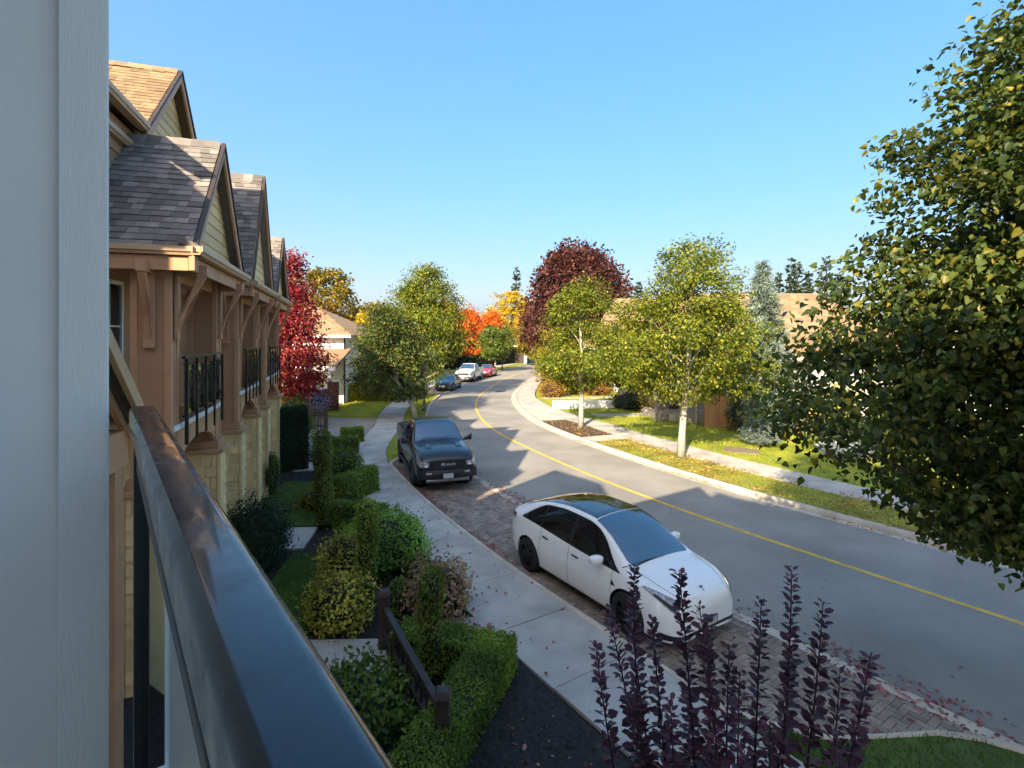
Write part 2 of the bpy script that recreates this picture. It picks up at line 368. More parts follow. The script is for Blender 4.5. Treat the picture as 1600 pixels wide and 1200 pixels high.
def slabs(name, s0, s1, sv0, sv1, ofn, side, width=1.55, z=0.125):
    """a pavement: bed strip with single slabs where they can be told apart"""
    bed = ribbon(name, s0, s1, (lambda s: ofn(s) - width) if side < 0 else (lambda s: ofn(s)), (lambda s: ofn(s)) if side < 0 else (lambda s: ofn(s) + width), z - 0.03, MT['mortar'])
    s = sv0
    while s < sv1:
        e = s + 1.5; b = MB(); n = 4; lo = []; hi = []
        for k in range(n + 1):
            q = s + 0.008 + (e - s - 0.016) * k / n
            o0 = ofn(q); a, c = (o0 - width, o0) if side < 0 else (o0, o0 + width)
            lo.append(sxy(q, a)); hi.append(sxy(q, c))
        dz = float(rng.uniform(-0.004, 0.004))
        pl = lo + hi[::-1]
        b.prism(pl, lambda p, k: (p[0], p[1], z + dz - 0.06 * (1 - k))); b.build('slab', MT['concrete'], bed, bevel=0.006, segs=1)
        s = e
    if s < s1: ribbon('far_paving', s, s1, (lambda q: ofn(q) - width) if side < 0 else (lambda q: ofn(q)), (lambda q: ofn(q)) if side < 0 else (lambda q: ofn(q) + width), z, MT['concrete'], bed)
    return bed
slabs('left_pavement', 0, S_END, s_at(11.6, 5.2) - 1, s_at(-2.7, 44), walk_l, -1)
slabs('right_pavement', 0, S_END, s_at(8.85, 9.25) + 1, s_at(-2.7, 44), walk_r, 1)

# brick parking bays
def lay_bricks(name, sa, sb, ob_far, single):
    bay = ribbon(name, sa, sb, lambda s: kerb_l(s), lambda s: road_l(s) - 0.24, -0.012, MT['mortar'])
    U = 0.105; rows = []
    n = int((sb - sa) / U) + 4
    for i in range(-40, n + 40):
        for j in range(-n, n):
            for kind in (0, 1):
                x = i + 2 * j; y = i - 2 * j + (1 if kind else 0); w, h = (2, 1) if kind == 0 else (1, 2)
                if not (-2 < x < n and -26 < y < 1): continue
                s0, s1 = sa + x * U, sa + (x + w) * U; o0, o1 = -3.94 + y * U, -3.94 + (y + h) * U
                sm = (s0 + s1) / 2
                if sm < sa or sm > sb: continue
                lim0 = float(kerb_l(sm)) + 0.01; lim1 = float(road_l(sm)) - 0.245
                o0 = max(o0, lim0); o1 = min(o1, lim1)
                if o1 - o0 < 0.02: continue
                rows.append((s0 + 0.004, s1 - 0.004, o0 + 0.004, o1 - 0.004))
    cells = []
    for r in rows:
        px, py = sxy((r[0] + r[1]) / 2, (r[2] + r[3]) / 2); cells.append((px * px + py * py + 25, r))
    cells.sort(key=lambda c: c[0])
    allb = MB(); k = 0
    for d, (s0, s1, o0, o1) in cells:
        z = 0.008 + random.uniform(-0.0025, 0.0025)
        q = [sxy(s0, o0), sxy(s1, o0), sxy(s1, o1), sxy(s0, o1)]
        pts = [(a, c, z - 0.03) for a, c in q] + [(a, c, z) for a, c in q]
        x, y = sxy((s0 + s1) / 2, (o0 + o1) / 2)
        hid = abs((x - 1.95) * 0.84 + (y - 10.5) * 0.543) < 0.75 and abs((x - 1.95) * 0.543 - (y - 10.5) * 0.84) < 2.1
        if single and k < 300 and not hid:
            b = MB(); b.hexa(pts); b.build('brick', MT['brick'], bay); k += 1
        else: allb.hexa(pts)
    o = allb.build('brick_paving', MT['brick'], bay); o['kind'] = 'stuff'
    return bay
lay_bricks('parking_bay', sB0 - 0.6, sB1 + 0.8, 0, True)
b2 = ribbon('far_parking_bay', sC0 - 1, sC1 + 0.8, lambda s: kerb_l(s), lambda s: road_l(s) - 0.24, 0.002, MT['brick'])

# lane and lawns on the left, paths on the right
poly('lane', [(-24, 21), (-9.2, 26.0), (-7.0, 25.2), (-7.95, 31.5), (-11.5, 31.9), (-26, 31)], 0.13, MT['asphalt'])
poly('corner_lawn', [(-11.6, 32.2), (-8.1, 31.9), (-8.75, 36), (-9.05, 41.5), (-14.5, 40.5)], 0.14, MT['lawn'])
poly('garden_path', [(-6.75, 13.4), (-4.95, 13.55), (-4.8, 12.2), (-6.4, 12.05)], 0.135, MT['concrete'])
poly('garden_path.001', [(-3.55, 8.5), (-1.75, 8.55), (-1.75, 7.35), (-2.9, 7.15)], 0.135, MT['concrete'])
poly('garden_path.002', [(-1.15, 9.15), (-0.62, 9.2), (-0.35, 8.75), (-0.95, 8.4)], 0.137, MT['concrete'])
poly('garden_path.003', [(-8.6, 20.4), (-6.6, 20.6), (-6.3, 19.4), (-8.2, 19.2)], 0.135, MT['concrete'])
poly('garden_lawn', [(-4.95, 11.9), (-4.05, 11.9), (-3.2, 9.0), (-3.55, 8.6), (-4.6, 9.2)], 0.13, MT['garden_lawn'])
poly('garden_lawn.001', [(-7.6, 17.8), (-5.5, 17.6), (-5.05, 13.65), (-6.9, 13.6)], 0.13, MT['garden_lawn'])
poly('house_path', [(2.5, 41.3), (9.5, 42.0), (9.5, 43.0), (2.4, 42.3)], 0.13, MT['concrete'])
poly('house_path.001', [(5.2, 32.2), (10.2, 32.6), (10.2, 33.6), (4.9, 33.2)], 0.13, MT['concrete'])

# ------------------------------------------------------------------ townhouse row on the left
DU = (-0.299, 0.954); DN = (0.954, 0.299)
def H(u, v, z): return (u * DU[0] + v * DN[0], u * DU[1] + v * DN[1], z)
VW, VF = -3.4, -2.35      # back wall of the balconies, front face of the pillars

def shingle_slope(root, A, B, C, m, expo=0.135, seed=1, name='shingle', lim=300, wid=(0.11, 0.27)):
    """separate shingles on a slope. A: eave front corner, B: ridge front corner, C: eave back corner (world vectors)"""
    r = random.Random(seed); A = Vector(A); B = Vector(B); C = Vector(C)
    up = (B - A); n = int(up.length / expo); up.normalize(); al = (C - A); Ln = al.length; al.normalize()
    nr = al.cross(up).normalized()
    if nr.z < 0: nr = -nr
    cnt = 0
    for i in range(n + 1):
        x = -r.uniform(0, 0.1); h0 = i * expo
        while x < Ln:
            w = r.uniform(*wid); x1 = min(x + w, Ln); x0 = max(x, 0)
            if x1 - x0 > 0.02:
                t = r.choice((0.010, 0.014, 0.019)); e = expo * 1.25 if i < n else expo * 0.5
                p = [A + al * x0 + up * h0, A + al * (x1 - 0.003) + up * h0, A + al * (x1 - 0.003) + up * (h0 + e), A + al * x0 + up * (h0 + e)]
                b = MB(); lift = [t + 0.006, t + 0.006, 0.004, 0.004]
                b.hexa([q + nr * 0.001 for q in p] + [q + nr * l for q, l in zip(p, lift)])
                if cnt < lim: b.build(name, m, root); cnt += 1
            x += w

def gable_roof(root, uc, half, ze, zr, vf, vb, seed, m=None, over=0.16, lim=300, vs=None):
    m = m or MT['shingle']
    th = 0.09
    b = MB(H)
    for sgn in (-1, 1):
        e, rdg = (uc + sgn * half, ze), (uc, zr)
        b.hexa([(e[0], vf, e[1] - th), (rdg[0], vf, rdg[1] - th), (rdg[0], vb, rdg[1] - th), (e[0], vb, e[1] - th),
                (e[0], vf, e[1]), (rdg[0], vf, rdg[1]), (rdg[0], vb, rdg[1]), (e[0], vb, e[1])])
    rf = b.build('roof', m, root)
    vs = vs if vs is not None else vb
    shingle_slope(rf, H(uc - half, vf, ze), H(uc, vf, zr), H(uc - half, vs, ze), m, seed=seed, lim=lim)
    sl = half / math.hypot(half, zr - ze)
    for sgn in (-1, 1):
        # barge board with a drip edge on the front edge of each slope
        bb = MB(H); dz = 0.2
        pts = [(uc + sgn * (half + 0.02), ze - 0.10), (uc, zr - 0.015), (uc, zr - 0.015 - dz), (uc + sgn * (half + 0.02), ze - 0.10 - dz)]
        bb.prism(pts, lambda p, k: (p[0], vf + 0.012 + 0.04 * k, p[1])); o = bb.build('barge_board', MT['brown_trim'], root, bevel=0.006)
        b3 = MB(H); pts = [(uc + sgn * (half + 0.03), ze + 0.005), (uc, zr + 0.03), (uc, zr - 0.04), (uc + sgn * (half + 0.03), ze - 0.065)]
        b3.prism(pts, lambda p, k: (p[0], vf + 0.02 + 0.055 * k, p[1])); b3.build('drip_edge', MT['dark_wood'], o)
    # ridge caps
    b = MB(H); k = 0; v = vf
    while v > max(vb, vf - 3):
        b.prism([(uc - 0.13, zr - 0.13 * (zr - ze) / half + 0.03), (uc, zr + 0.045), (uc + 0.13, zr - 0.13 * (zr - ze) / half + 0.03), (uc, zr)], lambda p, q: (p[0], v - 0.22 * q, p[1] + 0.01 * q)); v -= 0.215
    b.build('ridge_cap', m, rf)
    return rf

def gable_boards(root, uc, half, ze, zr, v, expo=0.19):
    z = ze
    bk = MB(H); bk.prism([(uc - half, ze), (uc + half, ze), (uc, zr - 0.06)], lambda p, k: (p[0], v - 0.05 + 0.02 * k, p[1])); bk.build('gable_wall', MT['beige'], root)
    while z < zr - 0.18:
        z1 = min(z + expo, zr - 0.1)
        w0 = half * (zr - z) / (zr - ze); w1 = half * (zr - z1) / (zr - ze); b = MB(H)
        b.hexa([(uc - w0, v, z), (uc + w0, v, z), (uc + w0, v - 0.02, z), (uc - w0, v - 0.02, z),
                (uc - w1, v - 0.014, z1 - 0.004), (uc + w1, v - 0.014, z1 - 0.004), (uc + w1, v - 0.028, z1), (uc - w1, v - 0.028, z1)])
        b.build('siding_board', MT['beige'], root); z = z1

def gutter(root, u0, u1, v, z, side=None, name='gutter'):
    """K-style gutter along u at v (front) or, with side=(va, vb), along v at u0"""
    prof = [(0, 0), (-0.10, 0), (-0.10, 0.12), (-0.088, 0.12), (-0.088, 0.015), (-0.012, 0.015), (0.02, 0.06), (0.02, 0.12), (0.036, 0.12), (0.036, 0.05), (0.012, 0.03)]
    b = MB(H)
    if side is None: b.prism(prof, lambda p, k: ((u0, u1)[k], v + p[0], z + p[1]))
    else: b.prism(prof, lambda p, k: (u0 - p[0], side[k], z + p[1]))
    return b.build(name, MT['tan_trim'], root)

def beam(root, name, u0, u1, v0, v1, z0, z1, m, bevel=0.006):
    b = MB(H); b.box(u0, u1, v0, v1, z0, z1); return b.build(name, m, root, bevel=bevel)

def window_unit(root, u0, u1, v, z0, z1, name='window', frame=None, axis='u'):
    """sash window in a wall facing +v"""
    frame = frame or MT['white']
    b = MB(H); f = 0.06
    b.box(u0, u1, v, v + 0.05, z0, z0 + f); b.box(u0, u1, v, v + 0.05, z1 - f, z1)
    b.box(u0, u0 + f, v, v + 0.05, z0 + f, z1 - f); b.box(u1 - f, u1, v, v + 0.05, z0 + f, z1 - f)
    w = b.build(name, frame, root)
    b = MB(H); b.box(u0 + f, u1 - f, v + 0.008, v + 0.016, z0 + f, z1 - f); b.build('pane', MT['glass_dark'], w)
    b = MB(H); um = (u0 + u1) / 2; zm = z0 + (z1 - z0) * 0.5
    b.box(um - 0.012, um + 0.012, v + 0.017, v + 0.03, z0 + f, z1 - f); b.build('muntin', frame, w)
    b = MB(H); b.box(u0 + f, um - 0.013, v + 0.017, v + 0.03, zm - 0.012, zm + 0.012); b.box(um + 0.013, u1 - f, v + 0.017, v + 0.03, zm - 0.012, zm + 0.012); b.build('crossbar', frame, w)
    return w

def bracket(root, p0, out_, z0, z1, reach, name='bracket'):
    """timber bracket: plate on the pillar, diagonal brace and beam end. p0 = (u, v) on the pillar face; out_ = (du, dv) unit"""
    b = MB(H); u, v = p0; du, dv = out_; w = 0.055
    s = (-dv, du)
    def P(o, t, z): return (u + du * o + s[0] * t, v + dv * o + s[1] * t, z)
    def bx(o0, o1, t, za, zb):
        b.hexa([P(o0, -t, za), P(o1, -t, za), P(o1, t, za), P(o0, t, za), P(o0, -t, zb), P(o1, -t, zb), P(o1, t, zb), P(o0, t, zb)])
    bx(0.002, 0.05, w * 1.25, z0 - 0.12, z1)
    bx(0.05, reach, w, z1 - 0.16, z1)
    b.hexa([P(0.05, -w * .8, z0), P(0.05, w * .8, z0), P(0.05, w * .8, z0 + 0.17), P(0.05, -w * .8, z0 + 0.17),
            P(reach - 0.14, -w * .8, z1 - 0.161), P(reach - 0.14, w * .8, z1 - 0.161), P(reach - 0.02, w * .8, z1 - 0.161), P(reach - 0.02, -w * .8, z1 - 0.161)])
    return b.build(name, MT['brown_trim'], root, bevel=0.005)

def railing(root, ua, ub, v, z0, zt):
    b = MB(H); b.box(ua, ub, v - 0.025, v + 0.025, zt - 0.04, zt); rl = b.build('railing', MT['black_metal'], root, bevel=0.006)
    b = MB(H); b.box(ua, ub, v - 0.015, v + 0.015, z0 + 0.1, z0 + 0.13); b.build('bottom_rail', MT['black_metal'], rl)
    n = 5
    for i in range(n):
        u = ua + (ub - ua) * i / (n - 1); w = 0.028 if i in (0, n - 1) else 0.02
        b = MB(H); b.box(u - w, u + w, v + 0.018, v + 0.018 + w * 1.6, z0 - 0.3, zt - 0.041); b.build('baluster', MT['black_metal'], rl)
    for i in range(n - 1):
        u0 = ua + (ub - ua) * i / (n - 1) + 0.03; u1 = ua + (ub - ua) * (i + 1) / (n - 1) - 0.03
        b = MB(H); b.box(u0, u1, v - 0.004, v + 0.004, z0 + 0.135, zt - 0.14); b.build('glass_panel', MT['glass_pane'], rl)
        b = MB(H); b.bar((u0, v + 0.018, z0 + 0.14), (u1, v + 0.018, zt - 0.16), 0.012, 0.012); b.build('cross_wire', MT['black_metal'], rl)
        b = MB(H); b.bar((u1, v + 0.03, z0 + 0.14), (u0, v + 0.03, zt - 0.16), 0.012, 0.012); b.build('cross_wire', MT['black_metal'], rl)
    b = MB(H); b.box(ua, ub, v - 0.012, v + 0.012, zt - 0.13, zt - 0.11); b.build('mid_rail', MT['black_metal'], rl)
    return rl

def shingle_column(root, u0, u1, v0, v1, z0, z1, seed):
    """column clad in square-cut beige shingles: each shingle on the two faces one can see is a piece"""
    r = random.Random(seed)
    b = MB(H); b.box(u0, u1, v0, v1, z0, z1); c = b.build('column', MT['beige'], root)
    rows = int((z1 - z0 - 0.05) / 0.21)
    for face in (0, 1):
        a0, a1 = (v0, v1) if face == 0 else (u0, u1)
        for i in range(rows):
            z = z0 + 0.04 + i * 0.21; a = a0 + 0.045 - r.uniform(0, 0.15)
            while a < a1 - 0.05:
                w = r.uniform(0.16, 0.3); x0, x1 = max(a, a0 + 0.04), min(a + w, a1 - 0.04)
                if x1 - x0 > 0.03:
                    dz = r.uniform(-0.006, 0.006); b = MB(H); x1 -= 0.014
                    if face == 0: b.hexa([(u0 - 0.032, x0, z + dz), (u0 - 0.032, x1, z + dz), (u0 - 0.001, x1, z + dz), (u0 - 0.001, x0, z + dz), (u0 - 0.008, x0, z + 0.205), (u0 - 0.008, x1, z + 0.205), (u0 - 0.001, x1, z + 0.205), (u0 - 0.001, x0, z + 0.205)])
                    else: b.hexa([(x0, v1 + 0.001, z + dz), (x0, v1 + 0.032, z + dz), (x1, v1 + 0.032, z + dz), (x1, v1 + 0.001, z + dz), (x0, v1 + 0.001, z + 0.205), (x0, v1 + 0.008, z + 0.205), (x1, v1 + 0.008, z + 0.205), (x1, v1 + 0.001, z + 0.205)])
                    b.build('wall_shingle', MT['beige'], c)
                a += w
    for (uu, vv) in ((u0, v1), (u1, v1), (u0, v0)):
        b = MB(H); b.box(uu - 0.03, uu + 0.03, vv - 0.03, vv + 0.03, z0 + 0.01, z1 - 0.01); b.build('corner_board', MT['beige'], c, bevel=0.004)
    return c

def pillar(root, u0, u1, seed, z0=2.9, z1=6.12, depth=0.46):
    v1 = VF; v0 = VF - depth
    b = MB(H); b.box(u0, u1, v0, v1, z0, z1); p = b.build('pillar', MT['brown'], root)
    for (uu, vv) in ((u0, v1), (u1, v1), (u0, v0)):
        b = MB(H); b.box(uu - 0.018 if uu == u0 else uu - 0.07, uu + 0.07 if uu == u0 else uu + 0.018, vv - 0.07 if vv == v1 else vv - 0.018, vv + 0.018 if vv == v1 else vv + 0.07, z0 + 0.13, z1 - 0.004); b.build('corner_board', MT['brown_trim'], p, bevel=0.004)
    b = MB(H); b.box(u0 - 0.06, u1 + 0.06, v0 - 0.06, v1 + 0.06, z0 - 0.02, z0 + 0.12); b.build('plinth', MT['brown'], p, bevel=0.01)
    b = MB(H); b.box(u0 - 0.16, u1 + 0.16, v0 - 0.16, v1 + 0.16, z0 - 0.09, z0 - 0.021); b.build('cap', MT['brown_trim'], p, bevel=0.01)
    shingle_column(root, u0 - 0.08, u1 + 0.08, v0 - 0.08, v1 + 0.08, 0.0, z0 - 0.091, seed)
    return p

def townhouse(uc, half, zr, pa, pb, label, seed, sh_back, porch=True):
    ze = 6.2; zd = 3.7
    root = thing('townhouse', label, 'house', H(uc, -3.0, 0), group='townhouses in the row')
    ua, ub = uc - 2.3, uc + 2.3
    b = MB(H); b.box(ua, ub, VW - 0.35, VW, zd - 0.2, 8.4); wl_ = b.build('upper_wall', MT['brown'], root)
    b = MB(H); b.box(ua, ub, VW - 0.35, VW, 0, zd - 0.201); b.build('lower_wall', MT['beige'], root)
    for du in (-0.75, 0.95):
        window_unit(wl_, uc + du - 0.45, uc + du + 0.45, VW + 0.002, 4.45, 5.85)
    pillar(root, pa[0], pa[1], seed); pillar(root, pb[0], pb[1], seed + 1)
    # deck, arched beam, flashing
    beam(root, 'deck', pa[1] - 0.02, pb[0] + 0.02, VW, VF - 0.1, zd - 0.16, zd, MT['brown_trim'])
    pts = [(pa[1], zd - 0.02), (pb[0], zd - 0.02)]; n = 14
    for i in range(n + 1):
        t = i / n; pts.append((pb[0] + (pa[1] - pb[0]) * t, 3.02 + 0.34 * math.sin(math.pi * t) ** 0.6))
    b = MB(H); b.prism(pts, lambda p, k: (p[0], VF - 0.09 + 0.08 * k, p[1])); b.build('arched_beam', MT['brown_trim'], root)
    beam(root, 'flashing', pa[1] - 0.3, pb[0] + 0.3, VF + 0.021, VF + 0.05, zd - 0.06, zd + 0.02, MT['white'], 0.004)
    railing(root, pa[1] + 0.02, pb[0] - 0.02, VF + 0.075, zd, zd + 1.0)
    # roof
    gable_roof(root, uc, half, ze, zr, -2.03, -7.5, seed, vs=sh_back)
    gable_boards(root, uc, half - 0.2, ze + 0.12, zr - 0.12, -2.17)
    b = MB(H); b.prism([(-2.19, ze + 0.2), (-1.9, ze + 0.035), (-1.9, ze - 0.02), (-2.19, ze + 0.08)], lambda p, k: ((uc - half - 0.02, uc + half + 0.02)[k], p[0], p[1])); sk = b.build('skirt_roof', MT['shingle'], root)
    gutter(root, uc - half - 0.1, uc + half + 0.1, -1.9, ze - 0.09)
    gutter(root, uc - half - 0.02, 0, 0, ze - 0.09, side=(-5.0, -1.9))
    beam(root, 'fascia', uc - half - 0.0, uc + half, -2.06, -2.015, ze - 0.3, ze - 0.092, MT['brown_trim'])
    beam(root, 'side_fascia', uc - half + 0.03, uc - half + 0.07, -5.0, -2.07, ze - 0.3, ze - 0.1, MT['brown_trim'])
    b = MB(H); b.box(uc - half + 0.08, uc + half - 0.02, -3.38, -2.07, ze - 0.16, ze - 0.13); b.build('soffit', MT['soffit'], root)
    beam(root, 'header_beam', pa[0] - 0.05, pb[1] + 0.05, VF - 0.3, VF - 0.06, 5.82, 6.035, MT['brown_trim'])
    for (a, c) in (pa, pb):
        bracket(root, ((a + c) / 2, VF + 0.018), (0, 1), 5.06, 6.02, 0.42)
    bracket(root, (pa[0] - 0.018, VF - 0.24), (-1, 0), 4.95, 6.02, 0.38)
    return root

t1_ = townhouse(10.15, 1.85, 8.27, (8.55, 8.9), (11.3, 11.65), 'nearest brown townhouse bay with dark shingled gable, balcony and glass railing', 11, -4.2)
t2_ = townhouse(14.9, 1.8, 9.07, (13.45, 13.82), (15.95, 16.3), 'second brown townhouse bay with the tall steep gable, past the nearest balcony', 23, -3.9)
t3_ = townhouse(19.3, 1.85, 8.27, (17.75, 18.1), (20.6, 20.95), 'farthest brown townhouse bay with low gable next to the red maple', 35, -3.6)

# main block behind the bays with the tall gable in sunlit tan
root = thing('townhouse_block', 'main roof and tall sunlit gable rising behind the townhouse bays', 'building', H(12, -6, 0))
b = MB(H); b.box(8.1, 21.8, -10.5, -3.76, 0, 8.35); b.build('wall', MT['brown'], root)
b = MB(H); b.box(4.0, 8.09, -10.5, -5.8, 0, 9.2); b.build('rear_wall', MT['brown'], root)  # unseen rear block, added to keep the sun off the nearest bay
b = MB(H); b.prism([(-5.6, 10.2), (-7.2, 11.3), (-11.2, 9.4), (-11.2, 9.21), (-5.6, 9.21)], lambda p, k: ((3.9, 7.99)[k], p[0], p[1])); b.build('unseen_rear_roof', MT['shingle_tan_sunlit'], root)  # its unseen roof, made solid in front to shade the nearest gable
b = MB(H)
b.prism([(-3.25, 8.5), (-7.2, 11.3), (-11.2, 8.5), (-11.2, 8.4), (-7.2, 11.2), (-3.25, 8.4)], lambda p, k: ((8.0, 22.0)[k], p[0], p[1]))
b.build('main_roof', MT['shingle_tan_sunlit'], root)
gutter(root, 8.05, 10.3, -3.15, 8.42, name='main_gutter')
gutter(root, 8.05, 10.42, -3.3, 8.02, name='lower_gutter')
beam(root, 'fascia_board', 8.05, 10.4, -3.42, -3.38, 7.85, 8.1, MT['brown_trim'])
gable_roof(root, 12.2, 1.9, 8.5, 10.32, -3.2, -8.0, 5, m=MT['shingle_tan_sunlit'], vs=-6.2)
gable_boards(root, 12.2, 1.75, 8.45, 10.2, -3.36)

# entry porch with a small gable, lower left
root = thing('entry_porch', 'small entry porch gable with tan barge board beside the dark handrail', 'porch', H(4.4, -2.5, 0))
uc, half, ze, zr, vf = 4.45, 1.75, 4.2, 5.8, -1.92
b = MB(H)
for sgn in (-1, 1):
    b.hexa([(uc + sgn * half, vf, ze - 0.08), (uc, vf, zr - 0.08), (uc, vf - 1.4, zr - 0.08), (uc + sgn * half, vf - 1.4, ze - 0.08), (uc + sgn * half, vf, ze), (uc, vf, zr), (uc, vf - 1.4, zr), (uc + sgn * half, vf - 1.4, ze)])
b.build('roof', MT['shingle'], root)
for sgn in (-1, 1):
    bb = MB(H); pts = [(uc + sgn * (half + 0.02), ze - 0.09), (uc, zr - 0.02), (uc, zr - 0.2), (uc + sgn * (half + 0.02), ze - 0.27)]
    bb.prism(pts, lambda p, k: (p[0], vf + 0.01 + 0.05 * k, p[1])); bb.build('barge_board', MT['tan_trim'], root, bevel=0.006)
    bb = MB(H); pts = [(uc + sgn * (half - 0.15), ze - 0.09), (uc, zr - 0.2), (uc, zr - 0.29), (uc + sgn * (half - 0.15), ze - 0.19)]
    bb.prism(pts, lambda p, k: (p[0], vf - 0.14 + 0.05 * k, p[1])); bb.build('trim_board', MT['brown_trim'], root)
gable_boards(root, uc, half - 0.1, ze - 0.05, zr - 0.1, vf - 0.2, 0.11)
beam(root, 'porch_beam', uc - 1.6, uc + 1.6, vf - 0.3, vf - 0.1, 3.75, 4.1, MT['brown_trim'])
for du in (-1.5, 1.3): beam(root, 'post', uc + du, uc + du + 0.2, vf - 0.3, vf - 0.1, 0, 3.749, MT['brown'])

# ------------------------------------------------------------------ the house the photograph was taken from
D0 = (-0.606, 0.795); N0 = (0.795, 0.606)
def K(u, v, z): return (u * D0[0] + v * N0[0], u * D0[1] + v * N0[1], z)
root = thing('grey_townhouse', 'grey panelled wall with wood grain corner trim at the left edge', 'house', K(0, -4, 0))
b = MB(K); b.box(1.78, 1.92, -2.6, -0.012, 3.0, 7.6); b.build('panel_wall', MT['grey_wall'], root)
b = MB(K); b.box(1.755, 1.779, -0.098, 0.002, 3.0, 7.6); b.build('corner_trim', MT['grey_trim'], root, bevel=0.003)
b = MB(K); b.box(1.7795, 1.93, -0.0115, 0.004, 3.0, 7.6); b.build('return_trim', MT['white'], root, bevel=0.002)
b = MB(K); b.box(-3.0, 1.92, -9, -2.6, 0, 7.6); b.build('rear_wall', MT['grey_wall'], root)
b = MB(K); b.box(-3.0, 1.92, -2.6, 0.05, 3.45, 3.7); b.build('balcony_floor', MT['grey_wall'], root)
b = MB(K); b.box(-3.0, 1.92, -2.0, 0.0, 0, 3.449); b.build('lower_wall', MT['grey_wall'], root)
b = MB(K); b.prism([(-1.6, 7.6), (3.1, 7.6), (0.75, 9.9)], lambda p, k: (p[0], (-9, -0.4)[k], p[1])); b.build('gable', MT['grey_wall'], root)
b = MB(K)
for sgn in (-1, 1):
    e = 0.75 + sgn * 2.6; b.hexa([(e, -9, 7.4), (0.75, -9, 9.92), (0.75, -0.2, 9.92), (e, -0.2, 7.4), (e, -9, 7.5), (0.75, -9, 10.02), (0.75, -0.2, 10.02), (e, -0.2, 7.5)])
b.build('gable_roof', MT['shingle'], root)
b = MB(K); b.prism([(-1.2, 7.62), (-5.5, 10.2), (-9.8, 7.62)], lambda p, k: ((-2.6, 1.89)[k], p[0], p[1])); b.build('main_roof', MT['shingle'], root)
b = MB(K); b.box(-26, -4.5, -9, -1.8, 0, 9.2); b.build('row_wall', MT['grey_wall'], root)
b = MB(K); b.prism([(-0.9, 9.21), (-4.4, 12.6), (-9.8, 9.21)], lambda p, k: ((-26.3, -2.4)[k], p[0], p[1])); b.build('unseen_row_roof', MT['shingle'], root)  # roof of the unseen row, ridge raised to shade the big street tree
b = MB(K); b.box(1.93, 4.0, -9, -2.2, 0, 8.0); b.build('unseen_wing', MT['grey_wall'], root)  # unseen wing behind the panel wall, added as a sun blocker
b = MB(K); b.prism([(-1.6, 8.02), (-4.3, 11.15), (-9.8, 8.02)], lambda p, k: ((1.9, 4.2)[k], p[0], p[1])); b.build('unseen_wing_roof', MT['shingle'], root)  # unseen roof shaped for the shadow it throws on gable and street

# balcony handrail next to the camera
root = thing('handrail', 'glossy black balcony handrail with glass panel running along the bottom left', 'railing', K(0, 0.076, 3.7))
va, vb_, zt = 0.047, 0.106, 4.81; r_ = 0.013; hh = 0.062
prof = []
for (cx, cz, a0) in ((vb_ - r_, zt - r_, 0), (va + r_, zt - r_, 90), (va + 0.006, zt - hh + 0.006, 180), (vb_ - 0.006, zt - hh + 0.006, 270)):
    rr = r_ if a0 < 180 else 0.006
    for k in range(7): a = math.radians(a0 + 90 * k / 6); prof.append((cx + rr * math.cos(a), cz + rr * math.sin(a)))
b = MB(K); nn = len(prof)
us = [1.755, 1.752, 1.2, 0.8, 0.4, 0, -1, -3]
vs = [(u, p[0], p[1]) for u in us for p in prof]
b.add(vs, [(i * nn + k, i * nn + (k + 1) % nn, (i + 1) * nn + (k + 1) % nn, (i + 1) * nn + k) for i in range(len(us) - 1) for k in range(nn)], 0, True)
b.add([(us[0], p[0], p[1]) for p in prof], [tuple(range(nn))]); b.build('top_rail', MT['black_rail'], root)
b = MB(K); b.box(1.69, 1.735, 0.055, 0.097, 3.7, zt - hh - 0.001); b.build('post', MT['black_metal'], root, bevel=0.003)
b = MB(K); b.box(0.3, 0.345, 0.055, 0.097, 3.7, zt - hh - 0.001); b.build('post', MT['black_metal'], root, bevel=0.003)
b = MB(K); b.box(0.35, 1.685, 0.06, 0.092, zt - 0.16, zt - 0.135); b.build('upper_channel', MT['black_metal'], root, bevel=0.003)
b = MB(K); b.box(0.35, 1.685, 0.072, 0.08, 3.82, zt - 0.161); b.build('glass_panel', MT['smoked_glass'], root)
b = MB(K); b.box(0.35, 1.685, 0.06, 0.092, 3.78, 3.819); b.build('lower_channel', MT['black_metal'], root)

# ------------------------------------------------------------------ vehicles
def mono(x, xs, ys):
    """monotone cubic interpolation"""
    xs = np.asarray(xs, float); ys = np.asarray(ys, float); h = np.diff(xs); d = np.diff(ys) / h
    m = np.zeros(len(xs)); m[0] = d[0]; m[-1] = d[-1]
    for i in range(1, len(xs) - 1):
        m[i] = 0 if d[i - 1] * d[i] <= 0 else 3 * (h[i - 1] + h[i]) / ((2 * h[i] + h[i - 1]) / d[i - 1] + (h[i] + 2 * h[i - 1]) / d[i])
    x = float(np.clip(x, xs[0], xs[-1])); k = min(max(np.searchsorted(xs, x) - 1, 0), len(xs) - 2)
    t = (x - xs[k]) / h[k]
    return float((2 * t ** 3 - 3 * t ** 2 + 1) * ys[k] + (t ** 3 - 2 * t ** 2 + t) * h[k] * m[k] + (-2 * t ** 3 + 3 * t ** 2) * ys[k + 1] + (t ** 3 - t ** 2) * h[k] * m[k + 1])

class Many(list):
    """the same panel on both sides of a car: one object each"""
    def build(s, name, m, parent, keep=False): return [b.build(name, m, parent, keep=keep) for b in s]

